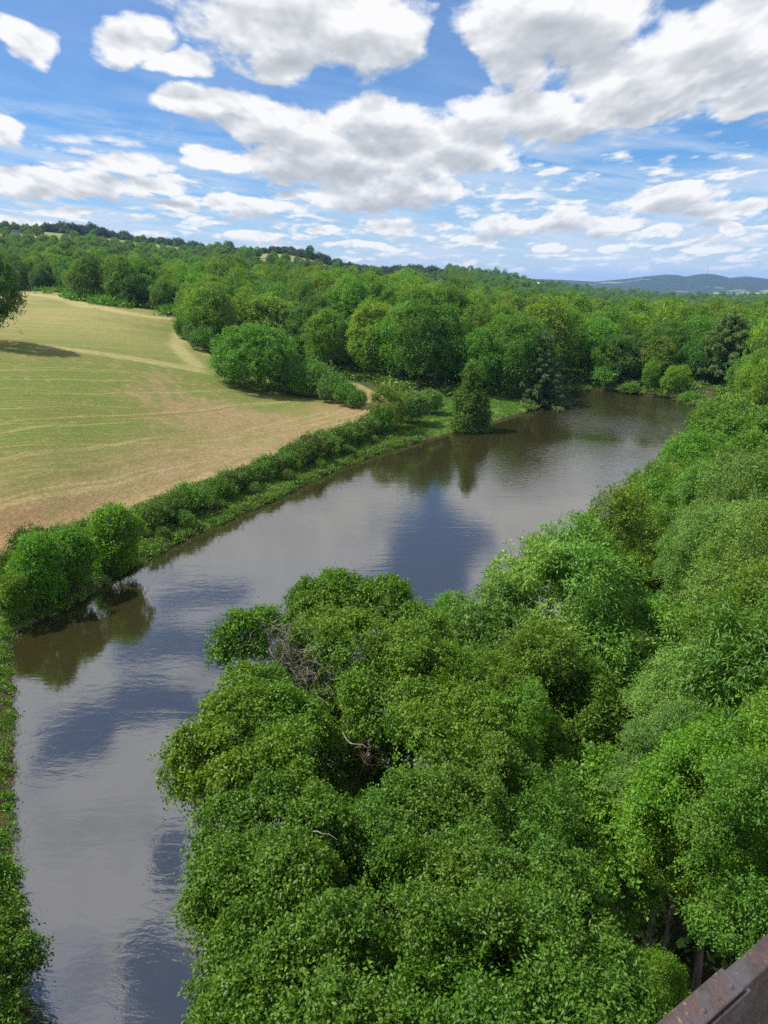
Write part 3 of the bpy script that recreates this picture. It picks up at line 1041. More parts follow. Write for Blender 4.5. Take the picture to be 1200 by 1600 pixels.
# right bank, seen from above at 30-90 m
for k in range(2):
    proto('locust%d' % k, (5.4, 5.4, 4.2), 8.5, 'locust', 0.22, 110 + k, nlobe=44, sub=0.25, pos=0.80, low=-0.6, leaf=(0.23, 0.15), per_spray=11, spray_r=0.42,
          density=2.5, gap=-0.38, bump=0.26, bump_f=0.85, bottom=-0.5, inner=0.26, targets=9, flat=0.75, up=0.9)
    proto('broad%d' % k, (4.7, 4.7, 5.6), 8.0, 'oak', 0.22, 120 + k, taper=0.5, nlobe=44, sub=0.26, pos=0.80, low=-0.6, leaf=(0.17, 0.105), per_spray=12, spray_r=0.36,
          density=2.7, gap=-0.34, bump=0.28, bump_f=0.9, bottom=-0.5, inner=0.26, targets=9)
    proto('sallow%d' % k, (4.5, 4.5, 5.2), 7.8, 'willow', 0.2, 130 + k, taper=0.5, nlobe=48, sub=0.25, pos=0.80, low=-0.6, leaf=(0.13, 0.062), per_spray=14, spray_r=0.30,
          density=3.4, gap=-0.34, bump=0.28, bump_f=1.0, bottom=-0.5, inner=0.26, targets=9)
    proto('nearsallow%d' % k, (3.1, 3.1, 3.8), 9.6, 'willow', 0.2, 133 + k, taper=0.5, nlobe=40, sub=0.27, pos=0.80, low=-0.6, leaf=(0.085, 0.042), per_spray=16, spray_r=0.22,
          density=3.4, gap=-0.34, bump=0.28, bump_f=1.25, bottom=-0.5, inner=0.26, targets=9, fork=0.5)
    proto('nearbroad%d' % k, (3.0, 3.0, 3.7), 9.4, 'oak', 0.2, 143 + k, taper=0.5, nlobe=38, sub=0.28, pos=0.80, low=-0.6, leaf=(0.105, 0.062), per_spray=14, spray_r=0.24,
          density=3.2, gap=-0.34, bump=0.28, bump_f=1.2, bottom=-0.5, inner=0.26, targets=9, fork=0.5)


def add_catkins(key, n, L, W, seed):
    """pale drooping tassels at the ends of the outer shoots"""
    p = PROTO[key]
    rng = np.random.default_rng(seed)
    P = p['P']
    c = p['lobes'][:, :3].mean(0)
    up_ = P[P[:, 2] > c[2] - 0.3]
    nzs = SumNoise(seed, 0.9)
    up_ = up_[nzs(up_) > -0.15]
    idx = rng.permutation(len(up_))[:n]
    B = up_[idx]
    k = 9
    Bp = np.repeat(B, k, 0)
    a = rng.uniform(0, 2 * pi, len(Bp))
    out_ = norm(Bp - c)
    D = norm(np.column_stack((np.cos(a), np.sin(a), np.full(len(a), 0.05))) * 0.9 + out_ * 0.8)
    Pp = Bp + out_ * 0.10
    N = norm(rng.normal(size=Pp.shape) + np.array((0, 0, 0.6)))
    V, F, T = leaf_arrays(Pp, D, N, L * rng.uniform(0.7, 1.2, len(Pp)), np.full(len(Pp), W), 0.3, rng.random(len(Pp)), rng)
    l, st = quads(F)
    p['extra'].append(('catkins', np_mesh(key + '_catkins', V, l, st, [M['catkin']], {'tint': T})))


proto('chestnut0', (5.6, 5.6, 7.0), 8.6, 'chestnut', 0.3, 151, taper=0.5, nlobe=60, sub=0.24, pos=0.82, low=-0.7, leaf=(0.21, 0.065), per_spray=13, spray_r=0.32,
      density=3.4, gap=-0.34, bump=0.28, bump_f=0.9, bottom=-0.5, inner=0.26, targets=10, droop=0.45, up=0.7)
add_catkins('chestnut0', 3600, 0.19, 0.024, 5)
proto('chestnut1', (3.4, 3.4, 4.2), 9.0, 'chestnut', 0.24, 153, taper=0.5, nlobe=40, sub=0.27, pos=0.80, low=-0.7, leaf=(0.18, 0.055), per_spray=13, spray_r=0.27,
      density=3.4, gap=-0.34, bump=0.28, bump_f=1.2, bottom=-0.5, inner=0.26, targets=9, droop=0.45, up=0.7, fork=0.5)
add_catkins('chestnut1', 600, 0.19, 0.022, 6)

proto('chestnut2', (3.4, 3.4, 4.2), 9.0, 'chestnut', 0.24, 157, taper=0.5, nlobe=40, sub=0.27, pos=0.80, low=-0.7, leaf=(0.21, 0.062), per_spray=13, spray_r=0.30,
      density=3.2, gap=-0.34, bump=0.28, bump_f=1.2, bottom=-0.5, inner=0.26, targets=9, droop=0.5, up=0.7, fork=0.5)
# the far masses
M['ridge_leaf'] = leaf_mat('ridge_leaf', (0.035, 0.065, 0.022), (0.070, 0.115, 0.034), (0.08, 0.11, 0.03), trans=0.1, patch=0.05)
for k in range(2):
    proto('ridge%d' % k, (6.4, 6.4, 5.6), 6.0, 'ridge_leaf', 0.3, 180 + k, nlobe=14, sub=0.42, low=-0.6, leaf=(1.0, 0.7), per_spray=5, spray_r=1.2,
          density=1.8, gap=-0.9, bump=0.1, bump_f=0.5, bottom=-0.4, inner=0.05, targets=3)
for k in range(3):
    proto('far%d' % k, (6.4, 6.4, 5.6), 6.0, 'far_leaf', 0.3, 170 + k, nlobe=14, sub=0.42, low=-0.6, leaf=(0.95, 0.7), per_spray=7, spray_r=1.2, up=1.1, rand=0.4,
          density=1.7, gap=-0.9, bump=0.1, bump_f=0.5, bottom=-0.4, inner=0.05, targets=3)


# ------------------------------------------------------------------ foreground trees with crowns of their own
def hero(name, label, cat, base_px, base_d, lobes, mat, leaf, seed, color=(1, 1, 1), r0=0.26, targets=12, fork=0.5, sub=True, dens=2.3, spray=0.22, ps=24, kw=None, bxy=None, hollows=None):
    """lobes: bough clusters at (px, py, distance, radius), world-placed"""
    rng = np.random.default_rng(seed)
    L = []
    for (px, py, d, r) in lobes:
        c = at(px, py, d)
        L.append(np.concatenate((c, (r, r, r * 0.9))))
    L = np.array(L)
    bx, by = bxy if bxy is not None else L[:, :2].mean(0)
    bz = ground_z(bx, by)
    base = np.array((bx, by, bz))
    small = []
    for l in L:
        small.append(np.concatenate((l[:3], l[3:] * 0.92)))
        n = max(3, int(8 * l[3] ** 1.2))
        for _ in range(n):
            d = norm(rng.normal(size=3))
            if d[2] < -0.6:
                d[2] *= -1
            rr = rng.uniform(0.24, 0.50) * (0.55 + 0.3 * l[3])
            small.append(np.concatenate((l[:3] + d * l[3:] * rng.uniform(0.70, 1.0), (rr, rr, rr * 0.8))))
    small = np.array(small)
    small[:, :3] -= base
    args = dict(seed=seed, leaf=leaf, per_spray=ps, spray_r=spray, density=dens, gap=-0.62, bump=0.24, bump_f=1.25, bottom=-0.7, inner=0.36, droop=0.6, shoots=0.10, shell_j=0.11)
    args.update(kw or {})
    if hollows:
        hs = [(at(*h[:3]) - base, h[3]) for h in hollows]
        args['cut'] = lambda p: np.all([np.linalg.norm((p - c) * np.array((1, 1, 0.75)), axis=1) > r for c, r in hs], axis=0)
    cm, P = make_crown_mesh(name + '_crown', small, M[mat], **args)
    root = empty(name, tuple(base))
    tag(root, label, cat)
    c = link(bpy.data.objects.new('crown', cm), root)
    c.color = tuple(color) + (1,)
    tg = L[:, :3] - base
    if len(tg) > targets:
        tg = tg[rng.permutation(len(tg))[:targets]]
    tm = trunk_mesh(name + '_trunk', (0, 0, -0.4), tg, r0, M['bark'], seed, fork)
    link(bpy.data.objects.new('trunk', tm), root)
    return root, base


def twig_mass(parent, base, spots, seed, name='dead_twigs', n=90, length=1.1, rad=0.010, mat='twig', bend=0.35, spread=0.35, updir=(0, 0, -0.3)):
    rng = np.random.default_rng(seed)
    for (px, py, d, r, cnt) in spots:
        tb = Tubes()
        c = at(px, py, d) - base
        hub = c + rng.normal(size=3) * 0.1
        for _ in range(cnt):
            s0 = hub + rng.normal(size=3) * (r * 0.5 if cnt >= 30 else 0.0)
            dr = norm(rng.normal(size=3) + np.array(updir))
            Lg = length * rng.uniform(0.35, 1.0)
            pts = [s0]
            for j in range(5):
                dr = norm(dr + rng.normal(size=3) * bend)
                pts.append(pts[-1] + dr * Lg / 5)
            r0 = rad * rng.uniform(0.6, 1.8)
            tb.tube(pts, r0 * np.linspace(1, 0.3, 6), 3)
            # forks
            for _f in range(2):
                q = pts[rng.integers(1, 5)]
                d2 = norm(dr + rng.normal(size=3) * 0.9)
                tb.tube([q, q + d2 * Lg * 0.2, q + d2 * Lg * 0.38 + rng.normal(size=3) * 0.04], [r0 * 0.55, r0 * 0.4, r0 * 0.2], 3)
        link(bpy.data.objects.new(name, tb.mesh(name, M[mat])), parent)


OAK_A = [(600, 935, 27.2, 0.9), (545, 915, 27.6, 0.7), (480, 925, 27.4, 0.6), (520, 945, 27, 1.15), (478, 955, 27, 0.8), (560, 940, 27.5, 0.9), (600, 965, 27, 1.1), (650, 985, 26.5, 1.1), (515, 905, 28, 0.35), (505, 985, 26, 1.0),
         (378, 978, 24, 0.50), (400, 1000, 24, 0.3), (345, 990, 24, 0.40), (362, 1005, 23.9, 0.3), (410, 968, 24.5, 0.5), (340, 1020, 23.8, 0.25),
         (560, 1020, 25, 1.5), (640, 1050, 24, 1.6), (715, 1075, 25, 1.5), (600, 1090, 22.8, 1.2), (690, 1120, 22.5, 1.4),
         (400, 1075, 22.5, 0.8), (385, 1130, 21, 1.1), (440, 1120, 21.5, 0.9), (330, 1175, 19.8, 0.95), (283, 1182, 19.6, 0.5), (440, 1180, 20, 1.2),
         (380, 1210, 19.2, 1.0), (310, 1225, 19.2, 0.55), (500, 1225, 19.2, 0.9), (660, 1190, 20.5, 1.2), (740, 1160, 22, 1.4),
         (480, 1045, 26.5, 1.3), (530, 1110, 25, 1.3), (455, 1120, 24.3, 1.0), (565, 1185, 26, 1.2), (620, 1140, 23.4, 1.1), (500, 1180, 22.8, 0.9), (585, 1250, 23.5, 1.2), (630, 1240, 20.5, 0.8)]
OAK_B = [(365, 1290, 18.2, 0.75), (430, 1280, 18, 1.0), (500, 1300, 17.4, 0.9), (345, 1340, 17.6, 0.5), (400, 1370, 16.8, 0.95), (330, 1425, 17.4, 0.5), (302, 1430, 17.6, 0.28), (365, 1420, 17, 0.55),
         (480, 1390, 16, 1.0), (430, 1470, 15.6, 0.8), (380, 1500, 15.6, 0.55), (355, 1560, 15.4, 0.5), (520, 1470, 15, 0.95), (440, 1560, 14.7, 0.9), (540, 1560, 14.2, 0.9), (400, 1620, 14.4, 0.9), (500, 1660, 13.6, 1.0),
         (420, 1400, 19.3, 1.3), (520, 1350, 19.8, 1.5), (480, 1520, 17.8, 1.4), (440, 1620, 16.8, 1.2)]
ALD_C = [(620, 1300, 18, 1.1), (700, 1270, 18.8, 1.2), (780, 1240, 20, 1.3), (845, 1290, 19.4, 1.1), (640, 1390, 16.4, 1.1), (740, 1370, 16.8, 1.2), (830, 1370, 17.4, 1.1),
         (650, 1490, 14.8, 1.0), (760, 1480, 15.2, 1.1), (860, 1470, 15.8, 1.0), (620, 1580, 13.8, 0.9), (720, 1590, 13.6, 1.0), (830, 1570, 14.4, 1.0), (920, 1560, 15.2, 0.8), (980, 1590, 15.4, 0.6), (900, 1640, 14, 0.9), (760, 1670, 13.1, 0.9),
         (600, 1450, 17.8, 1.5), (640, 1330, 20.3, 1.6), (740, 1450, 18, 1.5), (700, 1570, 16.3, 1.4), (570, 1580, 16.4, 1.3), (820, 1500, 17.5, 1.3)]
SHR_D = [(905, 1225, 25, 1.5), (965, 1265, 24, 1.1), (1010, 1300, 23, 0.9), (925, 1350, 21.5, 1.0), (965, 1385, 21, 0.8), (905, 1400, 19, 0.8)]


def limb(r, b, name, pts, rad):
    tb = Tubes()
    q = [at(*p) - b for p in pts]
    tb.tube(q, np.linspace(rad[0], rad[1], len(q)), 6)
    link(bpy.data.objects.new(name, tb.mesh(name, M['twig'])), r)


LEFT_E = [(-42, 1330, 34.8, 1.0), (-7, 1330, 34.8, 0.6), (8, 1350, 34.4, 0.5), (-32, 1370, 34, 1.1), (-2, 1385, 34, 0.6), (-52, 1420, 33.5, 1.0)]
LEFT_F = [(-24, 1440, 32.6, 1.1), (11, 1450, 32.2, 0.6), (26, 1490, 31.6, 0.5), (-9, 1500, 31.2, 1.1), (-34, 1560, 30.6, 1.2), (6, 1545, 30.8, 0.5), (-64, 1500, 31.2, 1.4), (-19, 1610, 30, 0.6)]


def build_foreground():
    r, b = hero('alder_bush', 'bush at the lower left edge, upper of two overhanging the pond', 'bush', 0, 0, LEFT_E, 'oak', (0.12, 0.075), 211, (1.0, 1.1, 0.9), 0.08, 5, dens=2.2, spray=0.24, bxy=(-18.8, 25.5))
    twig_mass(r, b, [(25, 1410, 34.3, 0.4, 14), (0, 1290, 36, 0.4, 14)], 9, length=1.2, rad=0.010, mat='brush_twig')
    r, b = hero('alder_bush', 'bush in the bottom left corner overhanging the pond', 'bush', 0, 0, LEFT_F, 'oak', (0.12, 0.075), 212, (0.82, 0.98, 0.9), 0.08, 5, dens=2.2, spray=0.24, bxy=(-16.2, 20.5))
    r, b = hero('oak_tree', 'large oak in front with a tangle of dead twigs at its top left', 'tree', 0, 0, OAK_A, 'oak', (0.092, 0.060), 221, (0.94, 0.98, 0.86), 0.34, 16, dens=3.1, bxy=(1.6, 17.5), hollows=[(568, 1195, 20.3, 1.5), (455, 1055, 23.4, 0.75), (690, 1170, 20.6, 0.6), (515, 1100, 22.6, 0.6)])
    twig_mass(r, b, [(430, 1010, 24, 0.8, 70), (470, 1035, 24, 0.7, 60), (455, 1075, 23.5, 0.6, 40), (400, 1010, 24, 0.4, 14), (500, 1060, 24, 0.6, 40)], 5, length=1.2)
    twig_mass(r, b, [(560, 1180, 22.5, 0.8, 60), (575, 1130, 22.8, 0.6, 30)], 6, name='hanging_twigs', length=1.3, rad=0.008, mat='brush_twig', updir=(0, 0, -1.2))
    limb(r, b, 'bare_limb', [(510, 1060, 25), (460, 1040, 24.4), (410, 1022, 24), (370, 1020, 23.8), (345, 1000, 23.8)], (0.10, 0.02))
    limb(r, b, 'bare_limb', [(330, 1200, 19.8), (285, 1195, 19.7), (250, 1205, 19.6)], (0.03, 0.008))
    limb(r, b, 'bare_limb', [(535, 1144, 19.4), (542, 1156, 19.3), (548, 1162, 19.2), (558, 1163, 19.1), (566, 1163, 19.0), (575, 1169, 19.0)], (0.018, 0.006))
    r, b = hero('oak_tree', 'oak at the bottom left of the foreground mass, leaning out over the grey water', 'tree', 0, 0, OAK_B, 'oak', (0.080, 0.052), 202, (0.80, 0.90, 0.82), 0.28, 12, dens=2.9, spray=0.19, bxy=(0.2, 12.5), hollows=[(560, 1380, 15.6, 0.8), (500, 1310, 16.2, 0.4), (455, 1430, 15.0, 0.35), (470, 1540, 13.8, 0.4)])  # crown tint lowered: cloud shade over the foreground is put into the leaf colour
    limb(r, b, 'dead_branch', [(487, 1299, 16.4), (496, 1299, 16.3), (504, 1303, 16.2), (513, 1303, 16.1), (520, 1307, 16.0), (527, 1312, 16.0)], (0.014, 0.005))
    limb(r, b, 'dead_branch', [(495, 1400, 15.1), (510, 1440, 14.7), (505, 1480, 14.5)], (0.02, 0.008))
    r, b = hero('alder_tree', 'small-leaved alder filling the bottom centre of the foreground', 'tree', 0, 0, ALD_C, 'oak', (0.075, 0.046), 203, (0.74, 0.83, 0.92), 0.26, 12, dens=2.9, spray=0.19, bxy=(5.2, 12.2), hollows=[(640, 1370, 15.6, 0.8), (610, 1530, 13.6, 0.5), (705, 1335, 17.2, 0.6), (805, 1330, 17.4, 0.6), (690, 1530, 13.4, 0.4), (800, 1520, 14.4, 0.55), (880, 1400, 17, 0.7)])  # darkened tint stands in for the shade over the lower foreground
    twig_mass(r, b, [(700, 1330, 17.2, 0.9, 14)], 18, length=1.0, rad=0.008)
    hero('hazel_bush', 'fresh green hazel low in the dark gap between the alder and the sallows', 'bush', 0, 0, SHR_D, 'alder', (0.12, 0.085), 204, (0.9, 0.95, 0.9), 0.16, 6, dens=2.2, spray=0.24)


def crown_at(key, px, py, dist, s, name, label, cat='tree', color=(1, 1, 1), group=None, rz=None):
    """stands a shared tree so that the middle of its crown is where the ray meets the given distance"""
    c = at(px, py, dist)
    gz = ground_z(c[0], c[1])
    p = PROTO[key]
    zc = float(p['lobes'][0][2])
    need = (c[2] - gz) / s
    root = plant_tree(key, name, label, cat, (c[0], c[1], gz), s, rz, color, group)
    for ch in root.children:
        if ch.name.startswith('trunk'):
            ch.scale = (1, 1, max(need / zc, 0.3))
        else:
            ch.location = (0, 0, need - zc)
    return root


RIGHT = [
    # key, px, py, dist, scale, name, label, colour
    ('chestnut0', 892, 1045, 35, 0.92, 'chestnut_tree', 'broad sweet chestnut covered in pale yellow catkins beside the pond', (1.22, 1.16, 1.0)),
    ('chestnut1', 775, 1035, 31.5, 0.95, 'chestnut_tree', 'smaller catkin-covered chestnut in front of the broad one, next to the oak', (1.02, 1.0, 1.0)),
    ('nearbroad0', 705, 1010, 33, 0.72, 'alder_tree', 'bright green low alder at the water edge between oak and chestnut', (0.95, 1.25, 1.0)),
    ('nearbroad1', 640, 1010, 32, 0.62, 'alder_tree', 'small alder crown showing just above the oak against the blue water', (0.9, 1.15, 1.0)),
    ('broad0', 975, 885, 48, 0.92, 'oak_tree', 'yellowish green oak on the bank directly behind the broad chestnut', (1.2, 1.12, 1.0)),
    ('broad1', 862, 905, 46, 0.5, 'oak_tree', 'narrow oak rising at the pond edge left of the yellowish oak', (1.05, 1.08, 1.0)),
    ('broad1', 1045, 830, 58, 0.92, 'oak_tree', 'mid green oak between the yellowish oak and the bright locust trees', (0.95, 1.0, 0.9)),
    ('sallow0', 1090, 830, 54, 0.9, 'sallow_tree', 'grey green sallow just below the bright locust trees', (0.9, 1.0, 0.9)),
    ('locust0', 1035, 770, 74, 0.70, 'locust_tree', 'leftmost of the bright green locust trees, reaching over the pond', (1.0, 1.05, 0.95)),
    ('locust1', 1092, 728, 82, 0.86, 'locust_tree', 'vivid green locust tree with flat foliage layers behind the leftmost one', (1.0, 1.1, 1.0)),
    ('locust0', 1142, 688, 92, 0.98, 'locust_tree', 'tallest vivid green locust tree at the far end of the right bank mass', (1.02, 1.12, 1.0)),
    ('locust1', 1200, 735, 78, 1.0, 'locust_tree', 'vivid green locust tree cut by the right edge of the photo', (0.96, 1.08, 1.0)),
    ('locust0', 1150, 770, 68, 0.8, 'locust_tree', 'darker locust tree in front of the tallest one', (0.82, 0.92, 0.85)),
    ('locust1', 1245, 690, 90, 1.0, 'locust_tree', 'locust tree just beyond the right edge, only its left side showing', (1, 1.05, 1)),
    ('sallow1', 1175, 850, 48, 1.0, 'sallow_tree', 'large silvery sallow at the right edge below the locust trees', (0.95, 1.0, 1.0)),
    ('sallow0', 1125, 890, 42, 0.72, 'sallow_tree', 'silvery sallow to the right of the broad chestnut', (0.9, 0.95, 1.0)),
    ('sallow1', 1195, 930, 38, 0.85, 'sallow_tree', 'pale sallow at the right edge above the long-leaved chestnut', (1.05, 1.1, 0.95)),
    ('broad0', 1245, 860, 45, 1.0, 'oak_tree', 'oak at the right border beside the silvery sallows', (0.8, 0.9, 0.9)),
    ('nearbroad0', 1185, 1020, 31, 0.95, 'ash_tree', 'fresh green ash at the right edge between pale sallow and chestnut', (1.1, 1.15, 1.0)),
    ('chestnut2', 1222, 1110, 25, 0.90, 'chestnut_tree', 'chestnut with long glossy leaves at the right edge of the photo', (0.92, 1.05, 0.9)),
    ('nearsallow0', 1095, 1160, 28, 0.9, 'sallow_tree', 'dusty grey green sallow in front of the dark gap on the right', (0.95, 0.95, 0.95)),
    ('nearsallow1', 1050, 1230, 24.5, 0.62, 'sallow_tree', 'lower sallow hanging below the dusty grey green one', (0.75, 0.82, 0.85)),
    ('nearbroad1', 945, 1110, 33, 0.95, 'oak_tree', 'mid green oak squeezed between the broad chestnut and the dark gap', (0.85, 0.98, 0.85)),
    ('nearbroad0', 850, 1130, 29, 0.98, 'oak_tree', 'olive green oak below the small chestnut in the middle of the mass', (1.0, 1.0, 0.95)),
    ('nearbroad1', 800, 1190, 25, 0.66, 'oak_tree', 'small oak crown between the big front oak and the olive one', (0.9, 0.95, 1.0)),
    ('nearbroad1', 1150, 1275, 20.5, 0.72, 'hornbeam_tree', 'yellowish green hornbeam above the rusty rail', (1.1, 1.1, 0.9)),
    ('nearbroad0', 1060, 1300, 21.5, 0.50, 'hornbeam_tree', 'small bright hornbeam over the brown gap in the trees', (1.05, 1.1, 0.9)),
    ('nearbroad0', 1215, 1370, 17.5, 0.6, 'hornbeam_tree', 'dark hornbeam at the right edge just above the rusty rail', (0.75, 0.88, 0.95)),
    ('nearbroad1', 1000, 1560, 19, 0.30, 'elder_bush', 'small bright bush beside the brown gap, left of the rusty rail', (1.0, 1.15, 0.9)),
]


def build_right_bank():
    for (k, px, py, d, s, nm, lab, colr) in RIGHT:
        if d > 30 and k != 'chestnut0':
            s *= 0.91
            d *= 1.0 + 0.02 * ((len(lab) % 3) - 1)
        crown_at(k, px, py, d, s, nm, lab, 'bush' if 'bush' in nm else 'tree', colr, None, 2.4 if k == 'chestnut0' else None)


# ------------------------------------------------------------------ left bank
def build_left_bank():
    AL = [('alder0', 201, 910, 1.06, 'rounded bright green alder standing alone at the water edge, rightmost of four', (1.12, 1.12, 1)),
          ('alder1', 134, 936, 0.92, 'bright alder, second from the right of the four at the water', (0.88, 0.95, 1)),
          ('alder2', 88, 958, 0.98, 'tallest alder, third from the right of the four at the water', (0.98, 1.02, 1)),
          ('alder1', 46, 985, 0.66, 'low lighter alder, leftmost of the four at the water', (1.15, 1.12, 0.9))]
    for k, px, py, s, lab, colr in AL:
        p = hit(px, py)
        if poly_sd(p[None, :2], POND)[0] < 0.5:
            p[0] -= 0.8
        plant_tree(k, 'alder_tree', lab, 'tree', (p[0], p[1], ground_z(p[0], p[1])), s * 0.86, None, colr, sz=s)
    # hedge of broom between field and bank
    words_ = ['olive', 'dark green', 'mid green', 'dull green']
    pts = [(20, 905), (55, 880), (100, 862), (140, 852), (240, 828), (268, 812), (300, 800), (328, 790), (356, 776), (384, 764), (410, 752), (438, 741), (462, 730), (486, 722), (508, 712), (530, 703), (552, 695), (572, 686), (592, 677),
           (255, 838), (290, 818), (345, 795), (398, 770), (450, 748), (500, 728), (545, 708), (585, 690), (225, 838), (372, 757), (424, 733), (516, 700)]
    sc = [1.0, 1.1, 1.0, 0.9, 1.1, 1.05, 1.15, 1.0, 1.15, 1.05, 1.3, 1.1, 1.2, 1.25, 1.3, 1.3, 1.35, 1.3, 1.4, 0.9, 0.95, 0.85, 0.9, 0.95, 0.9, 1.0, 1.0, 0.9, 0.8, 0.9, 1.0]
    nf = 19
    mids = [((pts[q][0] + pts[q + 1][0]) / 2, (pts[q][1] + pts[q + 1][1]) / 2) for q in range(4, 18)]
    msc = [(sc[q] + sc[q + 1]) * 0.44 for q in range(4, 18)]
    pts = pts[:19] + mids + pts[19:]
    sc = sc[:19] + msc + sc[19:]
    nf = 19 + len(mids)
    for i, (px, py) in enumerate(pts):
        p = hit(px, py - 1 if i < nf else py + 4)
        c = [(1, 1, 1), (0.8, 0.95, 0.9), (0.9, 1.12, 0.9), (0.95, 0.9, 1.1)][(i * 7) % 4]
        front = i < nf
        rank = sorted(range(nf) if front else range(nf, len(pts)), key=lambda q: pts[q][0]).index(i) + 1
        lab = '%s broom shrub from the left in the hedge beside the field' % ordinal(rank) if front else '%s low shrub from the left on the pond side of the hedge' % ordinal(rank)
        plant_tree('shrub%d' % (i % 4), 'hedge_shrub', lab, 'shrub',
                   (p[0], p[1], p[2] - 0.1), sc[i] * (0.98 if i < nf else 0.58) * RNG.uniform(0.84, 1.12), None, c, 'shrubs of the hedge along the field')
    # small trees where the hedge ends
    for (k, px, py, s, lab, colr) in [('wood1', 606, 672, 0.50, 'yellowish small tree at the end of the hedge, left of two grey shrubs', (1.15, 1.0, 0.9)),
                                       ('slim', 643, 662, 0.80, 'rounded grey green young willow right of the yellowish small tree', (0.75, 0.82, 0.8)),
                                       ('slim', 671, 648, 0.66, 'pale young willow nearest to the wood on the grassy bank', (0.85, 0.95, 0.8)),
                                       ('cone', 733, 682, 1.34, 'conical dark green tree standing alone on the grassy point', (0.72, 0.70, 1.0))]:
        p = hit(px, py)
        plant_tree(k, {'slim': 'willow_tree', 'cone': 'hornbeam_tree'}.get(k, 'field_maple'), lab, 'tree', (p[0], p[1], p[2]), s * (1.3 if 'willow' in lab else 1.0), 1.0, colr, sz=s * (0.85 if 'willow' in lab else 1.0))
    # cedar at the tip of the point
    p = hit(843, 641)
    plant_tree('cedar', 'cedar_tree', 'dark conifer with level layered branches at the tip of the grassy point', 'tree', (p[0] + 0.6, p[1] + 1.2, p[2]), 1.02, 0.4, (1, 1.0, 1))
    p = hit(856, 640)
    plant_tree('shrub1', 'waterside_shrub', 'green shrub under the layered conifer at the water edge', 'shrub', (p[0], p[1] + 1, p[2]), 1.7, None, (0.9, 1.15, 0.9))
    # far shore
    for (k, nm, px, py, s, lab, colr, sz) in [('shrub0', 'waterside_shrub', 955, 613, 2.0, 'rounded shrub by itself on the far shore', (1.0, 1.25, 0.8), 1.9),
                                              ('slim', 'poplar_tree', 1020, 614, 0.72, 'bright slender young poplar on the far shore', (0.9, 1.15, 0.55), 0.86),
                                              ('wood2', 'lime_tree', 1062, 620, 0.52, 'bright yellow green rounded tree at the right end of the far shore', (1.25, 1.35, 0.8), 0.47),
                                              ('shrub2', 'waterside_shrub', 1000, 618, 1.3, 'low shrub at the foot of the young poplar', (1.0, 1.2, 0.9), 1.0),
                                              ('shrub3', 'waterside_shrub', 1085, 628, 1.6, 'low shrub at the corner of the far shore, right of the bright rounded tree', (0.9, 1.1, 0.9), 1.3)]:
        p = gp(px, py, 0.6)
        g_ = poly_sd(p[None, :2], POND)[0]
        if g_ < 1.2:
            p[1] += 2.0 - min(g_, 0) * 1.0
        plant_tree(k, nm, lab, 'shrub' if 'shrub' in nm else 'tree', (p[0], p[1], ground_z(p[0], p[1])), s, None, colr, sz=sz)
    p = gp(1130, 606, 1.0)
    plant_tree('pine', 'pine_tree', 'tall dark pine with open branches above the far right shore', 'tree', (p[0], p[1], ground_z(p[0], p[1])), 0.95, 0.9, (1.5, 1.6, 1.2))
    # great bush in the field and the shrubs trailing from it
    p = hit(394, 612)
    plant_tree('bigbush', 'willow_tree', 'great spreading dome-shaped tree at the corner of the mown field', 'tree', (p[0], p[1] + 5, ground_z(p[0], p[1] + 5)), 1.10, 0.3, (0.80, 0.98, 0.8), sz=1.06)
    p = hit(445, 600)
    plant_tree('wood3', 'field_maple', 'yellowish shoulder tree rising at the right flank of the great dome-shaped tree', 'tree', (p[0] - 1, p[1] + 4, ground_z(p[0], p[1] + 4)), 0.66, 0.3, (1.1, 1.05, 0.9), sz=0.74)
    for i, (px, py, s) in enumerate([(470, 618, 2.3), (497, 620, 2.2), (452, 614, 2.0), (520, 628, 1.9), (541, 634, 1.6), (558, 638, 1.2), (498, 605, 1.9), (480, 600, 2.2), (560, 632, 1.0), (526, 622, 1.7)]):
        p = hit(px, py)
        plant_tree('shrub%d' % (i % 4), 'field_shrub', '%s shrub of the tapering thicket trailing right from the great dome-shaped tree' % ordinal(i + 1), 'shrub', (p[0], p[1], p[2]), s, None,
                   [(0.85, 1.15, 0.8), (0.8, 1.0, 0.9)][i % 2], 'thicket shrubs trailing into the field')
    for i, (px, py, s) in enumerate([(300, 522, 2.2), (292, 530, 2.0), (308, 538, 2.2), (318, 548, 2.0)]):
        p = hit(px, py)
        plant_tree('shrub%d' % (i % 4), 'field_shrub', '%s dark shrub from the top at the left foot of the great dome-shaped tree' % ordinal(i + 1), 'shrub', (p[0], p[1], p[2]), s, None, (0.8, 1.1, 0.8), 'shrubs at the left foot of the dome-shaped tree')
    # oak cut by the left edge, in the field
    p = hit(-12, 536)
    plant_tree('wood4', 'oak_tree', 'dark oak standing in the field, cut by the left edge of the photo', 'tree', (p[0], p[1], p[2]), 1.1, 0.8, (0.42, 0.55, 0.6), sz=1.2)


# ------------------------------------------------------------------ the wood: individual trees nearest first, the rest as one mass
def in_wood(P):
    x, y = P[:, 0], P[:, 1]
    r = np.hypot(x, y)
    fd = poly_sd(P, FIELD)
    pd = poly_sd(P, POND)
    px = 600 + FPX * 1.051 * x / np.maximum(y, 1)
    ok = (fd > 3.0) & (pd > 4.5) & (y > 20)
    left_meadow = (x < 0.24 * y) & (y < 160) & (px > 430)
    ok &= ~left_meadow
    ok &= ~((px <= 430) & (r < 190) & (x > -100))
    ok &= ~((x >= 0.24 * y) & (r < 118) & (px < 1400))
    ok &= ~((px < 560) & (px > 330) & (r < 178))
    ok &= ~((px > 1050) & (r < 152)) & ~((px > 1085) & (px < 1185) & (r < 196))
    return ok


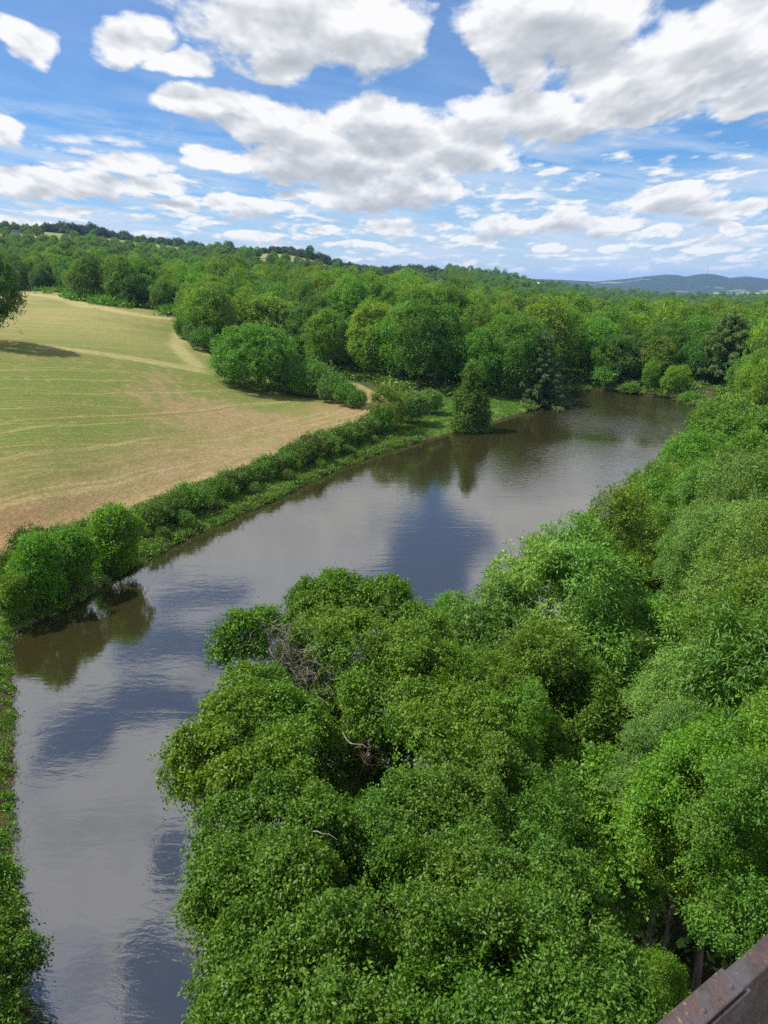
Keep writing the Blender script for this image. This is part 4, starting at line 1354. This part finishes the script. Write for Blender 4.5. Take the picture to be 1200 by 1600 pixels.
def height_class(px, r):
    if r < 330 and 470 < px < 820:
        return 'tall'
    return 'wood'


def ordinal(n):
    w = ['first', 'second', 'third', 'fourth', 'fifth', 'sixth', 'seventh', 'eighth', 'ninth', 'tenth']
    if n <= 10:
        return w[n - 1]
    return '%d%s' % (n, 'th' if 10 < n % 100 < 14 else {1: 'st', 2: 'nd', 3: 'rd'}.get(n % 10, 'th'))


def build_wood():
    rng = np.random.default_rng(11)
    cand = []
    r = 100.0
    while r < 3600:
        sp = 7.8 + (r - 100) * 0.011 if r < 700 else 14.4 + (r - 700) * 0.016
        az = -33.0
        daz = math.degrees(sp / r)
        while az < 33:
            a = radians(az + rng.uniform(-0.35, 0.35) * daz)
            rr = r + rng.uniform(-0.35, 0.35) * sp
            cand.append((rr * sin(a), rr * cos(a), rr, sp))
            az += daz
        r += sp * 0.9
    ridge = []
    for r in np.arange(1125, 1330, 11.0):
        for az in np.arange(-33, px_az(700), 0.5):
            a = radians(az + rng.uniform(-0.2, 0.2)); rr = r + rng.uniform(-5, 5)
            ridge.append((rr * sin(a), rr * cos(a), rr, 11))
    for r in np.arange(885, 935, 9.0):
        for az in np.arange(px_az(415), px_az(720), 0.55):
            a = radians(az + rng.uniform(-0.2, 0.2)); rr = r + rng.uniform(-4, 4)
            if rng.random() < 0.8:
                ridge.append((rr * sin(a), rr * cos(a), rr, 11))
    R_ = np.array(ridge)
    zr = terrain(R_[:, :2])
    global RIDGE
    RIDGE = np.column_stack((R_[:, :2], zr - 0.5, rng.uniform(0.35, 1.15, len(R_)) * np.where(R_[:, 2] > 1000, 0.9, 0.75) * (1 + 0.3 * SumNoise(8, 1 / 25, 8, 2)(R_[:, :2]))))
    C = np.array(cand)
    C = C[(C[:, 2] < 1125) | (C[:, 2] > 1340) | (600 + FPX * 1.051 * C[:, 0] / np.maximum(C[:, 1], 1) > 700)]
    ok = in_wood(C[:, :2])
    C = C[ok]
    C = C[np.argsort(C[:, 2])]
    Z = terrain(C[:, :2])
    nb = 400
    buf = np.full(nb, 2000.0)
    seen = []
    for (x, y, r_, sp), z in zip(C, Z):
        px, py0, dep = proj((x, y, z))
        if px < -60 or px > 1260:
            continue
        if far_open(px, r_):
            continue
        if r_ > 1250 and px > 680 and sn1(np.array([[x * 0.25, y * 0.25]]))[0] > 0.55:
            continue
        hc = height_class(px, r_)
        big = 1.0 + max(0, r_ - 500) / 1400
        big = min(big, 2.0)
        H = 23 if hc == 'tall' else 16.2
        s = rng.uniform(0.76, 1.2)
        if hc == 'wood' and r_ > 200 and px < 900:
            s *= 1.05
        if hc == 'tall':
            s = 0.84 + (s - 0.76) * 0.42
        if hc == 'tall' and px > 720:
            s *= 0.86
        if hc == 'wood' and px < 330:
            s *= 0.86
        if 360 < px < 580 and r_ > 430:
            s *= 0.72
        if r_ > 850 and px < 700:
            s *= 0.62
        if px > 880 and r_ < 230:
            s *= 0.95 if px < 1050 else 0.8
        s *= big if r_ > 600 else 1.0
        top = proj((x, y, z + H * s * (1.0 if r_ < 520 else 0.72)))[1]
        w = 6.0 * s * FPX / dep
        i0, i1 = int((px - w) / 1200 * nb), int((px + w) / 1200 * nb) + 1
        i0, i1 = max(i0, 0), min(i1, nb)
        if i1 <= i0:
            continue
        cols = (np.arange(i0, i1) + 0.5) / nb * 1200
        t = np.clip((cols - px) / w, -1, 1)
        arc = top + (1 - np.sqrt(1 - t * t)) * (py0 - top) * 0.5
        vis = (arc < buf[i0:i1] - (1.2 if r_ < 600 else 0.4)).mean()
        buf[i0:i1] = np.minimum(buf[i0:i1], arc)
        if vis > 0.12:
            seen.append((x, y, z, r_, s, hc, px, top, vis * w * (min(py0, 2000) - top)))
    order = np.argsort([q[3] for q in seen])
    cut = set(order[:290].tolist())
    stuff = []
    groups = {}
    for i, q in enumerate(seen):
        x, y, z, r_, s, hc, px, top, _ = q
        if i in cut:
            k = hc + str(rng.integers(0, 5 if hc == 'wood' else 4))
            u = rng.random()
            if u < 0.30: colr = (1.34, 1.18, 0.9); tone = 'yellow green'
            elif u < 0.58: colr = (0.68, 0.82, 0.85); tone = 'dark green'
            elif u < 0.75: colr = (0.9, 1.12, 0.85); tone = 'fresh green'
            else: colr = (1, 1, 1); tone = 'mid green'
            j = rng.uniform(0.92, 1.08)
            colr = tuple(c * j for c in colr)
            if px < 330: where = 'in the wood above the mown field'
            elif px < 560: where = 'behind the great dome-shaped tree'
            elif px < 870 and r_ < 330: where = 'in the tall wood behind the point'
            elif px < 870: where = 'beyond the crest of the tall wood'
            elif r_ < 260: where = 'in the wood along the far shore'
            else: where = 'in the wooded valley beyond the pond'
            o = plant_tree(k, 'woodland_tree', None, 'tree', (x, y, z), s * 0.98, None, colr,
                           tone + ' trees ' + where, trunk=True, sz=s * rng.uniform(0.88, 1.08))
            groups.setdefault((tone, where), []).append((px, o))
        else:
            stuff.append((x, y, z - 1.0, s))
    for (tone, where), lst in groups.items():
        lst.sort(key=lambda q: q[0])
        for n, (_, o) in enumerate(lst):
            o['label'] = '%s %s tree from the left %s' % (ordinal(n + 1), tone, where)
    print('wood: seen', len(seen), 'mass', len(stuff))
    return np.array(stuff)


def scatter(name, pts, scales, protos, label, cat, kind='stuff', seed=1, zvar=(0.85, 1.15)):
    """one object: copies of a few plants on the points"""
    me = bpy.data.meshes.new(name)
    me.vertices.add(len(pts))
    me.vertices.foreach_set('co', np.asarray(pts, np.float32).ravel())
    a = me.attributes.new('size', 'FLOAT', 'POINT')
    a.data.foreach_set('value', np.asarray(scales, np.float32))
    me.update()
    o = link(bpy.data.objects.new(name, me))
    tag(o, label, cat, kind=kind)
    coll = bpy.data.collections.new(name + '_plants')
    for k in protos:
        coll.objects.link(bpy.data.objects.new('plant', PROTO[k]['crown']))
    ng = bpy.data.node_groups.new(name, 'GeometryNodeTree')
    ng.interface.new_socket('Geometry', in_out='INPUT', socket_type='NodeSocketGeometry')
    ng.interface.new_socket('Geometry', in_out='OUTPUT', socket_type='NodeSocketGeometry')
    N, L = ng.nodes, ng.links
    gi = N.new('NodeGroupInput'); go = N.new('NodeGroupOutput')
    ci = N.new('GeometryNodeCollectionInfo')
    ci.inputs['Collection'].default_value = coll
    ci.inputs['Separate Children'].default_value = True
    ci.inputs['Reset Children'].default_value = True
    ip = N.new('GeometryNodeInstanceOnPoints')
    m2p = N.new('GeometryNodeMeshToPoints')
    L.new(gi.outputs[0], m2p.inputs['Mesh'])
    L.new(m2p.outputs[0], ip.inputs['Points'])
    L.new(ci.outputs[0], ip.inputs['Instance'])
    ip.inputs['Pick Instance'].default_value = True
    ri = N.new('FunctionNodeRandomValue'); ri.data_type = 'INT'
    ri.inputs[4].default_value = 0; ri.inputs[5].default_value = len(protos) - 1
    L.new(ri.outputs[2], ip.inputs['Instance Index'])
    rr = N.new('FunctionNodeRandomValue'); rr.data_type = 'FLOAT_VECTOR'
    rr.inputs[0].default_value = (0, 0, 0); rr.inputs[1].default_value = (0.12, 0.12, 6.28)
    L.new(rr.outputs[0], ip.inputs['Rotation'])
    na = N.new('GeometryNodeInputNamedAttribute'); na.data_type = 'FLOAT'
    na.inputs['Name'].default_value = 'size'
    rs = N.new('FunctionNodeRandomValue'); rs.data_type = 'FLOAT_VECTOR'
    rs.inputs[0].default_value = (0.9, 0.9, zvar[0]); rs.inputs[1].default_value = (1.1, 1.1, zvar[1])
    vm = N.new('ShaderNodeVectorMath'); vm.operation = 'SCALE'
    L.new(rs.outputs[0], vm.inputs[0]); L.new(na.outputs[0], vm.inputs['Scale'])
    L.new(vm.outputs[0], ip.inputs['Scale'])
    L.new(ip.outputs[0], go.inputs[0])
    md = o.modifiers.new('plants', 'NODES')
    md.node_group = ng
    return o


def tuft_proto(key, mat, blades, L, W, spread, seed, up=1.2, arch=0.5, h0=0.0, hvar=0.1):
    """a tuft of arching blades or fronds"""
    rng = np.random.default_rng(seed)
    P = np.column_stack((rng.normal(0, spread, (blades, 2)), rng.uniform(h0, h0 + hvar, blades)))
    a = rng.uniform(0, 2 * pi, blades)
    A = norm(np.column_stack((np.cos(a) * arch, np.sin(a) * arch, np.full(blades, up))) + rng.normal(0, 0.25, (blades, 3)))
    N = norm(np.column_stack((np.cos(a), np.sin(a), np.full(blades, 0.6))) + rng.normal(0, 0.3, (blades, 3)))
    V, F, T = leaf_arrays(P, A, N, L * rng.uniform(0.5, 1.2, blades), W * rng.uniform(0.7, 1.3, blades), 0.2, rng.random(blades), rng)
    l, st = quads(F)
    PROTO[key] = dict(crown=np_mesh(key, V, l, st, [M[mat]], {'tint': T}), extra=[])


def sample_where(fn, x0, x1, y0, y1, n, seed):
    rng = np.random.default_rng(seed)
    P = np.column_stack((rng.uniform(x0, x1, n), rng.uniform(y0, y1, n)))
    return P[fn(P, rng)]


def build_cover():
    M['grassblade'] = leaf_mat('grass_blade', (0.085, 0.190, 0.016), (0.150, 0.290, 0.03), (0.17, 0.25, 0.03), trans=0.2, patch=0.5)
    M['dry'] = leaf_mat('dry_stalk', (0.14, 0.10, 0.05), (0.26, 0.20, 0.10), (0.20, 0.17, 0.08), trans=0.1)
    M['meadow'] = leaf_mat('meadow_blade', (0.095, 0.21, 0.018), (0.17, 0.32, 0.035), (0.18, 0.29, 0.03), trans=0.25, patch=0.5)
    tuft_proto('grass1', 'meadow', 80, 0.24, 0.05, 0.32, 14, up=0.8, arch=0.7)
    tuft_proto('weed0', 'grassblade', 60, 0.34, 0.10, 0.26, 1, up=0.7, arch=0.8, hvar=0.25)
    tuft_proto('weed1', 'broom', 60, 0.30, 0.09, 0.30, 2, up=0.7, arch=0.9, hvar=0.35)
    tuft_proto('weed2', 'dry', 22, 0.42, 0.03, 0.25, 3, up=1.2, arch=0.4)
    tuft_proto('grass0', 'grassblade', 70, 0.22, 0.045, 0.30, 4, up=0.9, arch=0.6)
    tuft_proto('fern0', 'bracken', 40, 0.9, 0.32, 0.7, 5, up=0.5, arch=0.9, hvar=0.5)
    tuft_proto('fern1', 'bracken', 40, 0.8, 0.28, 0.7, 6, up=0.6, arch=0.9, hvar=0.7)
    tuft_proto('under0', 'broom', 130, 0.34, 0.17, 0.6, 7, up=0.5, arch=0.9, hvar=0.9)

    # rough growth between hedge and water, left bank
    def leftstrip(P, rng):
        pd = poly_sd(P, POND); fd = poly_sd(P, FIELD)
        side = (0.62 * P[:, 1] - P[:, 0]) > 56
        side |= (P[:, 0] < -12.5) & (P[:, 1] < 60)
        dens = np.clip(1.1 - P[:, 1] / 190, 0.2, 1) + (pd < 1.2) * 0.9
        return (pd > -0.25) & (fd > 0.2) & side & (P[:, 1] < 130) & (rng.random(len(P)) < dens) & (pd < 14) & ~((P[:, 0] > 6))
    P = sample_where(leftstrip, -42, 12, 16, 130, 42000, 31)
    z = terrain(P)
    sz = RNG.uniform(0.5, 1.35, len(P)) * np.where(P[:, 1] < 52, 0.65, 1.0)
    scatter('bank_scrub', np.column_stack((P, z)), sz, ['weed0', 'grass1', 'weed0', 'weed2', 'weed1', 'grass1'], 'low scrub and rank weeds on the strip between hedge and pond', 'scrub')

    def meadow(P, rng):
        pd = poly_sd(P, POND); fd = poly_sd(P, FIELD)
        return (pd > 0.1) & (fd > 0.5) & (P[:, 1] > 105) & (P[:, 1] < 176) & (pd < 22) & (P[:, 0] < 0.27 * P[:, 1])
    P = sample_where(meadow, -20, 45, 105, 176, 9000, 32)
    scatter('bank_grass', np.column_stack((P, terrain(P))), RNG.uniform(0.7, 1.4, len(P)), ['grass1', 'grass1', 'grass0'], 'bright green grass on the point by the conical tree', 'grass')

    # bracken patches at the field edges
    pts = []
    for (x0, y0, x1, y1, n) in [(22, 447, 98, 453, 260), (110, 464, 200, 478, 300), (262, 488, 308, 496, 160), (40, 858, 150, 815, 0)]:
        for _ in range(n):
            t = RNG.random()
            p = hit(x0 + (x1 - x0) * t + RNG.normal(0, 3), y0 + (y1 - y0) * t + RNG.normal(0, 2.0))
            pts.append(p)
    pts = np.array(pts)
    scatter('bracken_patch', pts, RNG.uniform(1.6, 2.8, len(pts)), ['fern0', 'fern1'], 'bright green bracken along the upper edge of the field', 'bracken')

    # undergrowth below the trees of the right bank, reeds and growth along shores
    def right(P, rng):
        pd = poly_sd(P, POND)
        return (pd > 0.2) & (pd < 34) & (P[:, 0] > 0.30 * P[:, 1] - 3) & (rng.random(len(P)) < 0.40)
    P = sample_where(right, -1, 110, 8, 178, 14000, 33)
    scatter('undergrowth', np.column_stack((P, terrain(P))), RNG.uniform(0.5, 1.5, len(P)), ['under0', 'weed1', 'fern1', 'under0'], 'dim undergrowth on the ground beneath the right bank trees', 'undergrowth')

    def farshore(P, rng):
        pd = poly_sd(P, POND)
        return (pd > 0.0) & (pd < 3.0) & (P[:, 1] > 150) & (P[:, 0] > 30)
    P = sample_where(farshore, 30, 80, 150, 190, 6000, 34)
    scatter('shore_reeds', np.column_stack((P, terrain(P))), RNG.uniform(1.0, 2.4, len(P)), ['weed0', 'weed2', 'weed1', 'grass0'], 'reeds and rank grass along the far shore', 'reeds')

    # forest edge skirt: low leafy growth so that no trunk stands bare on the field side
    def skirt(P, rng):
        fd = poly_sd(P, FIELD); pd = poly_sd(P, POND)
        w = in_wood(P)
        return w & ((fd < 9) | (pd < 14) | (rng.random(len(P)) < 0.5)) & (P[:, 1] > 120) & (np.hypot(P[:, 0], P[:, 1]) < 330)
    P = sample_where(skirt, -220, 160, 118, 330, 42000, 35)
    scatter('wood_edge_brush', np.column_stack((P, terrain(P))), RNG.uniform(0.7, 2.2, len(P)), ['under0', 'weed1', 'under0'], 'leafy brush along the edge of the wood', 'brush')


# ------------------------------------------------------------------ far landmarks
def place_r(px, r_):
    a = radians(px_az(px))
    x, y = r_ * sin(a), r_ * cos(a)
    return np.array((x, y, ground_z(x, y)))


def box(V, F, x0, x1, y0, y1, z0, z1):
    n = len(V)
    V += [(x0, y0, z0), (x1, y0, z0), (x1, y1, z0), (x0, y1, z0), (x0, y0, z1), (x1, y0, z1), (x1, y1, z1), (x0, y1, z1)]
    F += [(n, n + 3, n + 2, n + 1), (n + 4, n + 5, n + 6, n + 7), (n, n + 1, n + 5, n + 4), (n + 1, n + 2, n + 6, n + 5), (n + 2, n + 3, n + 7, n + 6), (n + 3, n, n + 4, n + 7)]


def py_mesh(name, V, F, mat):
    me = bpy.data.meshes.new(name)
    me.from_pydata([tuple(map(float, v)) for v in V], [], F)
    me.materials.append(mat)
    me.update()
    return me


M['render_wall'] = plain_mat('pale_render', (0.62, 0.57, 0.48), (0.74, 0.69, 0.60), 0.4, 0.9, 0)
M['stone'] = plain_mat('church_stone', (0.34, 0.30, 0.25), (0.45, 0.40, 0.33), 0.4, 0.9, 0)
M['roof_tile'] = plain_mat('roof_tile', (0.28, 0.12, 0.07), (0.40, 0.19, 0.12), 0.6, 0.9, 0)
M['pale_roof'] = plain_mat('pale_roof', (0.45, 0.43, 0.42), (0.55, 0.53, 0.52), 0.6, 0.7, 0)
M['slate'] = plain_mat('roof_slate', (0.10, 0.11, 0.13), (0.17, 0.18, 0.20), 0.6, 0.7, 0)
M['glass'] = plain_mat('window_glass', (0.03, 0.035, 0.04), (0.05, 0.055, 0.06), 1, 0.15, 0, 0.6)
M['mast'] = plain_mat('mast_steel', (0.35, 0.35, 0.36), (0.5, 0.5, 0.5), 1, 0.6, 0)


def house(p, w, d, h, rz, label, name='town_house', group=None, tile='roof_tile', big=False):
    root = empty(name, tuple(p), rz)
    tag(root, label, 'house', group)
    V, F = [], []
    box(V, F, -w / 2, w / 2, -d / 2, d / 2, -3, h)
    n = len(V)
    V += [(-w / 2, 0, h + d * 0.32), (w / 2, 0, h + d * 0.32)]
    F += [(4, n, 7), (5, 6, n + 1)]
    link(bpy.data.objects.new('wall', py_mesh('house_wall', V, F, M['render_wall'])), root)
    V, F = [], []
    e = 0.6
    t = 0.25
    for s_ in (-1, 1):
        n = len(V)
        y1 = s_ * (d / 2 + e); z1 = h - e * 0.64
        V += [(-w / 2 - e, y1, z1 + 0.05), (w / 2 + e, y1, z1 + 0.05), (w / 2 + e, 0, h + d * 0.32 + 0.05), (-w / 2 - e, 0, h + d * 0.32 + 0.05),
              (-w / 2 - e, y1, z1 + t + .05), (w / 2 + e, y1, z1 + t + .05), (w / 2 + e, 0, h + d * 0.32 + t + .05), (-w / 2 - e, 0, h + d * 0.32 + t + .05)]
        F += [(n, n + 1, n + 2, n + 3), (n + 4, n + 5, n + 6, n + 7), (n, n + 1, n + 5, n + 4), (n + 1, n + 2, n + 6, n + 5), (n + 3, n, n + 4, n + 7)]
    rf = link(bpy.data.objects.new('roof', py_mesh('house_roof', V, F, M[tile])), root)
    V, F = [], []
    box(V, F, w * 0.25, w * 0.25 + 0.9, -0.5, 0.5, h + d * 0.2, h + d * 0.32 + 1.6)
    link(bpy.data.objects.new('chimney', py_mesh('house_chimney', V, F, M['stone'])), rf)
    nw = max(2, int(w / 3.5))
    for fl in range(2 if h > 5 else 1):
        for i in range(nw):
            V, F = [], []
            x = -w / 2 + (i + 0.5) * w / nw
            box(V, F, x - 0.5, x + 0.5, -d / 2 - 0.05, -d / 2 + 0.1, 1.0 + fl * 2.9, 2.4 + fl * 2.9)
            link(bpy.data.objects.new('window', py_mesh('house_window', V, F, M['glass'])), root)
    return root


def build_far():
    # knoll trees and ridge trees that show one by one
    L = [(152, 1180, 1.25, 'dark rounded tree standing out on the ridge skyline at the left'),
         (167, 1185, 0.7, 'smaller tree right beside the rounded tree on the ridge skyline'),
         (437, 880, 0.55, 'leftmost dark tree on the grassy knoll'),
         (457, 900, 0.62, 'low pair-mate tree left of the tallest knoll tree'),
         (485, 890, 0.95, 'tallest dark tree at the middle of the grassy knoll'),
         (500, 895, 0.75, 'dark tree touching the tallest knoll tree on its right'),
         (545, 910, 0.75, 'dark tree on the right shoulder of the grassy knoll'),
         (388, 760, 0.85, 'bright rounded tree on the skyline left of the grassy knoll'),
         (405, 780, 0.7, 'second bright rounded tree on the skyline, next to the knoll'),
         (671, 900, 0.9, 'dark tree breaking the skyline above the middle wood'),
         (695, 900, 0.8, 'dark tree right of the one breaking the skyline above the middle wood')]
    for i, (px, r_, s, lab) in enumerate(L):
        p = place_r(px, r_)
        plant_tree('wood%d' % (i % 5), 'skyline_tree', lab, 'tree', tuple(p), s, None, (1.0, 1.15, 0.8) if 'bright' in lab else (0.5, 0.62, 0.62))
    # hilltop town
    rng = np.random.default_rng(5)
    n = 0
    for i in range(22):
        px = 838 + i * 1.75 + rng.uniform(-0.6, 0.6)
        p = place_r(px, 4500 + rng.uniform(-30, 30))
        house(p, rng.uniform(12, 20), rng.uniform(9, 12), rng.uniform(8, 13), radians(rng.uniform(-20, 20)), '%s tiny pale house from the left in the far hilltop town' % ordinal(i + 1), 'town_house', 'houses of the hilltop town', 'roof_tile' if i % 3 else 'slate')
    p = place_r(866, 4495)
    root = empty('church', tuple(p)); tag(root, 'church with a pointed spire topping the far hilltop town', 'church')
    V, F = [], []; box(V, F, -6, 6, -6, 6, -4, 30)
    link(bpy.data.objects.new('tower', py_mesh('church_tower', V, F, M['stone'])), root)
    V = [(-6.5, -6.5, 30), (6.5, -6.5, 30), (6.5, 6.5, 30), (-6.5, 6.5, 30), (0, 0, 62)]
    link(bpy.data.objects.new('spire', py_mesh('church_spire', V, [(0, 1, 4), (1, 2, 4), (2, 3, 4), (3, 0, 4), (3, 2, 1, 0)], M['slate'])), root)
    V, F = [], []; box(V, F, 6.1, 40, -8, 8, -4, 16)
    link(bpy.data.objects.new('nave', py_mesh('church_nave', V, F, M['stone'])), root)
    V = [(6.1, -9, 15.9), (41, -9, 15.9), (41, 9, 15.9), (6.1, 9, 15.9), (6.1, 0, 25), (41, 0, 25)]
    link(bpy.data.objects.new('roof', py_mesh('church_roof', V, [(0, 1, 5, 4), (2, 3, 4, 5), (0, 4, 3), (1, 2, 5), (3, 2, 1, 0)], M['slate'])), root)
    # two farmhouses among the valley trees
    for (px, r_, w, lab) in [(836, 1500, 15, 'pale farmhouse among the trees left of the valley'), (880, 1650, 13, 'second pale farmhouse among the trees, right of the first one')]:
        p = place_r(px, r_)
        house((p[0], p[1], p[2] + 6), w, 9, 8, radians(-8), lab, 'farmhouse', None, 'pale_roof')
    # mast on the blue hill
    p = place_r(1103, 6450)
    tb = Tubes()
    for a in range(3):
        q = np.array((cos(a * 2.094), sin(a * 2.094), 0)) * 5
        tb.tube([q + (0, 0, -3), q * 0.2 + (0, 0, 60)], [0.9, 0.7], 5)
    for zz in range(0, 60, 8):
        f = 1 - 0.8 * zz / 60
        for a in range(3):
            q = np.array((cos(a * 2.094), sin(a * 2.094), 0)) * 5 * f; q2 = np.array((cos(a * 2.094 + 2.094), sin(a * 2.094 + 2.094), 0)) * 5 * f
            tb.tube([q + (0, 0, zz), q2 + (0, 0, zz)], [0.3, 0.3], 4)
    tb.tube([(0, 0, 58), (0, 0, 80)], [0.8, 0.5], 5)
    o = link(bpy.data.objects.new('radio_mast', tb.mesh('radio_mast', M['mast'])))
    o.location = tuple(p)
    tag(o, 'thin mast on top of the blue hill on the horizon', 'mast')


# ------------------------------------------------------------------ the viaduct's rusty parapet
def build_viaduct():
    m_, g = new_mat('rusty_steel')
    tc = g.N.new('ShaderNodeTexCoord')
    v = tc.outputs['Object']
    n1 = g.noise(v, 24.0, 6, 0.65); n2 = g.noise(v, 95.0, 5, 0.65); n3 = g.noise(v, 9.0, 4, 0.6)
    c = g.mix(g.ss(n1, 0.38, 0.62), (0.034, 0.022, 0.021), (0.062, 0.036, 0.031))
    c = g.mix(g.ss(n3, 0.5, 0.64, 0, 0.8), c, (0.056, 0.052, 0.058))
    c = g.mix(g.ss(n2, 0.60, 0.70, 0, 0.8), c, (0.13, 0.105, 0.09))
    c = g.mix(g.ss(g.noise(v, 60.0, 3, 0.5), 0.66, 0.72, 0, 0.7), c, (0.22, 0.14, 0.10))
    pb = g.N.new('ShaderNodeBsdfPrincipled')
    g.put(pb, 'Base Color', c)
    g.put(pb, 'Roughness', g.ss(n2, 0.3, 0.7, 0.45, 0.85))
    bn = g.N.new('ShaderNodeBump'); bn.inputs['Strength'].default_value = 0.6; bn.inputs['Distance'].default_value = 0.004
    g.put(bn, 'Height', g.add(n2, n1))
    g.L.new(bn.outputs[0], pb.inputs['Normal'])
    out = g.N.new('ShaderNodeOutputMaterial'); g.L.new(pb.outputs[0], out.inputs[0])
    rust = m_
    # the rail runs off to the right; its outer edge meets the picture at (1040,1600) and (1200,1460)
    H0 = 1.08                                # rail top below the eye
    a = gp(1033, 1600, CAM_H - H0); b = gp(1200, 1457, CAM_H - H0)
    d = norm(b - a)
    n_in = np.array((d[1], -d[0], 0.0))      # towards the walkway
    org = a
    rz = atan2(d[1], d[0])
    root = empty('viaduct_parapet', tuple(org), rz)
    tag(root, 'rusty riveted steel parapet of the viaduct in the bottom right corner', 'parapet')

    def piece(name, x0, x1, y0, y1, z0, z1, parent, bev=0.003):
        V, F = [], []
        box(V, F, x0, x1, y0, y1, z0, z1)
        me = py_mesh(name, V, F, rust)
        o = link(bpy.data.objects.new(name, me), parent)
        bm_ = o.modifiers.new('bevel', 'BEVEL'); bm_.width = bev; bm_.segments = 2
        return o
    # local x along the rail (away from the camera), y towards outside (pond), -y to the walkway
    w = 0.037
    rail = piece('top_rail', -2.5, 14, -w, 0, -0.010, 0, root)
    lx0 = float((gp(1040, 1600, CAM_H - H0) - a) @ d) - 0.03
    lx1 = float((gp(1122, 1521, CAM_H - H0) - a) @ d) + 0.01
    piece('lap_plate', lx0, lx1, -w - 0.003, 0.003, 0.001, 0.007, root)
    piece('outer_flange', -2.5, 14, -0.012, -0.004, -0.075, -0.0105, root)
    piece('inner_angle', -2.5, 14, -w + 0.001, -w + 0.009, -0.055, -0.0105, root)
    piece('lap_angle', lx0 - 0.02, lx1 + 0.01, -w - 0.008, -w + 0.0005, -0.050, -0.001, root)
    piece('web', -2.5, 14, -0.030, -0.022, -1.05, -0.0105, root)
    for i in range(8):
        x = -1.6 + i * 1.9 + 0.35
        piece('post', x, x + 0.07, -0.075, -0.0305, -1.05, -0.056, root)
    tb = []
    V, F = [], []
    for i in range(5):
        x = lx0 + 0.02 + (lx1 - lx0 - 0.04) * i / 4
        for y in (-w + 0.012,):
            n = len(V)
            for k in range(8):
                V.append((x + 0.006 * cos(k * pi / 4), y + 0.006 * sin(k * pi / 4), 0.0072))
            for k in range(8):
                V.append((x + 0.0035 * cos(k * pi / 4), y + 0.0035 * sin(k * pi / 4), 0.0095))
            F += [(n + k, n + (k + 1) % 8, n + 8 + (k + 1) % 8, n + 8 + k) for k in range(8)] + [tuple(n + 8 + k for k in range(8))]
    link(bpy.data.objects.new('rivet_row', py_mesh('rivet_row', V, F, rust)), root)
    # walkway and girder under the feet, on a slim pier, out of the picture
    deck = empty('viaduct', tuple(org + np.array((0, 0, -1.06))), rz)
    tag(deck, 'riveted steel viaduct walkway carrying the rusty parapet', 'viaduct')
    M['concrete'] = plain_mat('viaduct_concrete', (0.24, 0.23, 0.21), (0.34, 0.32, 0.29), 1.5, 0.9, 0.4)

    def piece2(name, x0, x1, y0, y1, z0, z1, mat):
        V, F = [], []
        box(V, F, x0, x1, y0, y1, z0, z1)
        return link(bpy.data.objects.new(name, py_mesh(name, V, F, mat)), deck)
    piece2('walkway', -40, 60, -3.2, 0.0, -0.20, -0.005, M['concrete'])
    piece2('girder', -40, 60, -0.35, -0.15, -1.6, -0.204, rust)
    piece2('girder', -40, 60, -3.05, -2.85, -1.6, -0.204, rust)
    for x in (-32, 30):
        piece2('pier', x - 1.1, x + 1.1, -2.8, -0.4, -24.5, -1.604, M['concrete'])


def build_haze():
    m_ = bpy.data.materials.new('air')
    m_.use_nodes = True
    nt = m_.node_tree
    nt.nodes.clear()
    out = nt.nodes.new('ShaderNodeOutputMaterial')
    pv = nt.nodes.new('ShaderNodeVolumePrincipled')
    pv.inputs['Color'].default_value = (0.32, 0.55, 1.0, 1)
    pv.inputs['Density'].default_value = HAZE
    pv.inputs['Anisotropy'].default_value = 0.0
    nt.links.new(pv.outputs[0], out.inputs['Volume'])
    V, F = [], []
    box(V, F, -15500, 15500, -15500, 15500, -66, 165)
    o = link(bpy.data.objects.new('haze', py_mesh('haze', V, F, m_)))
    tag(o, 'thin blue summer haze over the valley', 'haze', kind='stuff')


HAZE = 0.000065
build_foreground()
build_right_bank()
build_left_bank()
mass = build_wood()
scatter('ridge_wood', RIDGE[:, :3], RIDGE[:, 3], ['ridge0', 'ridge1'], 'dark line of trees along the skyline ridge and behind the grassy knoll', 'wood')
scatter('distant_wood', mass[:, :3], mass[:, 3] * 0.70, ['wood0', 'wood1', 'wood2', 'wood3', 'wood4'], 'unbroken mass of distant trees covering the valley and ridges', 'wood')
build_cover()
build_far()
build_viaduct()
build_haze()
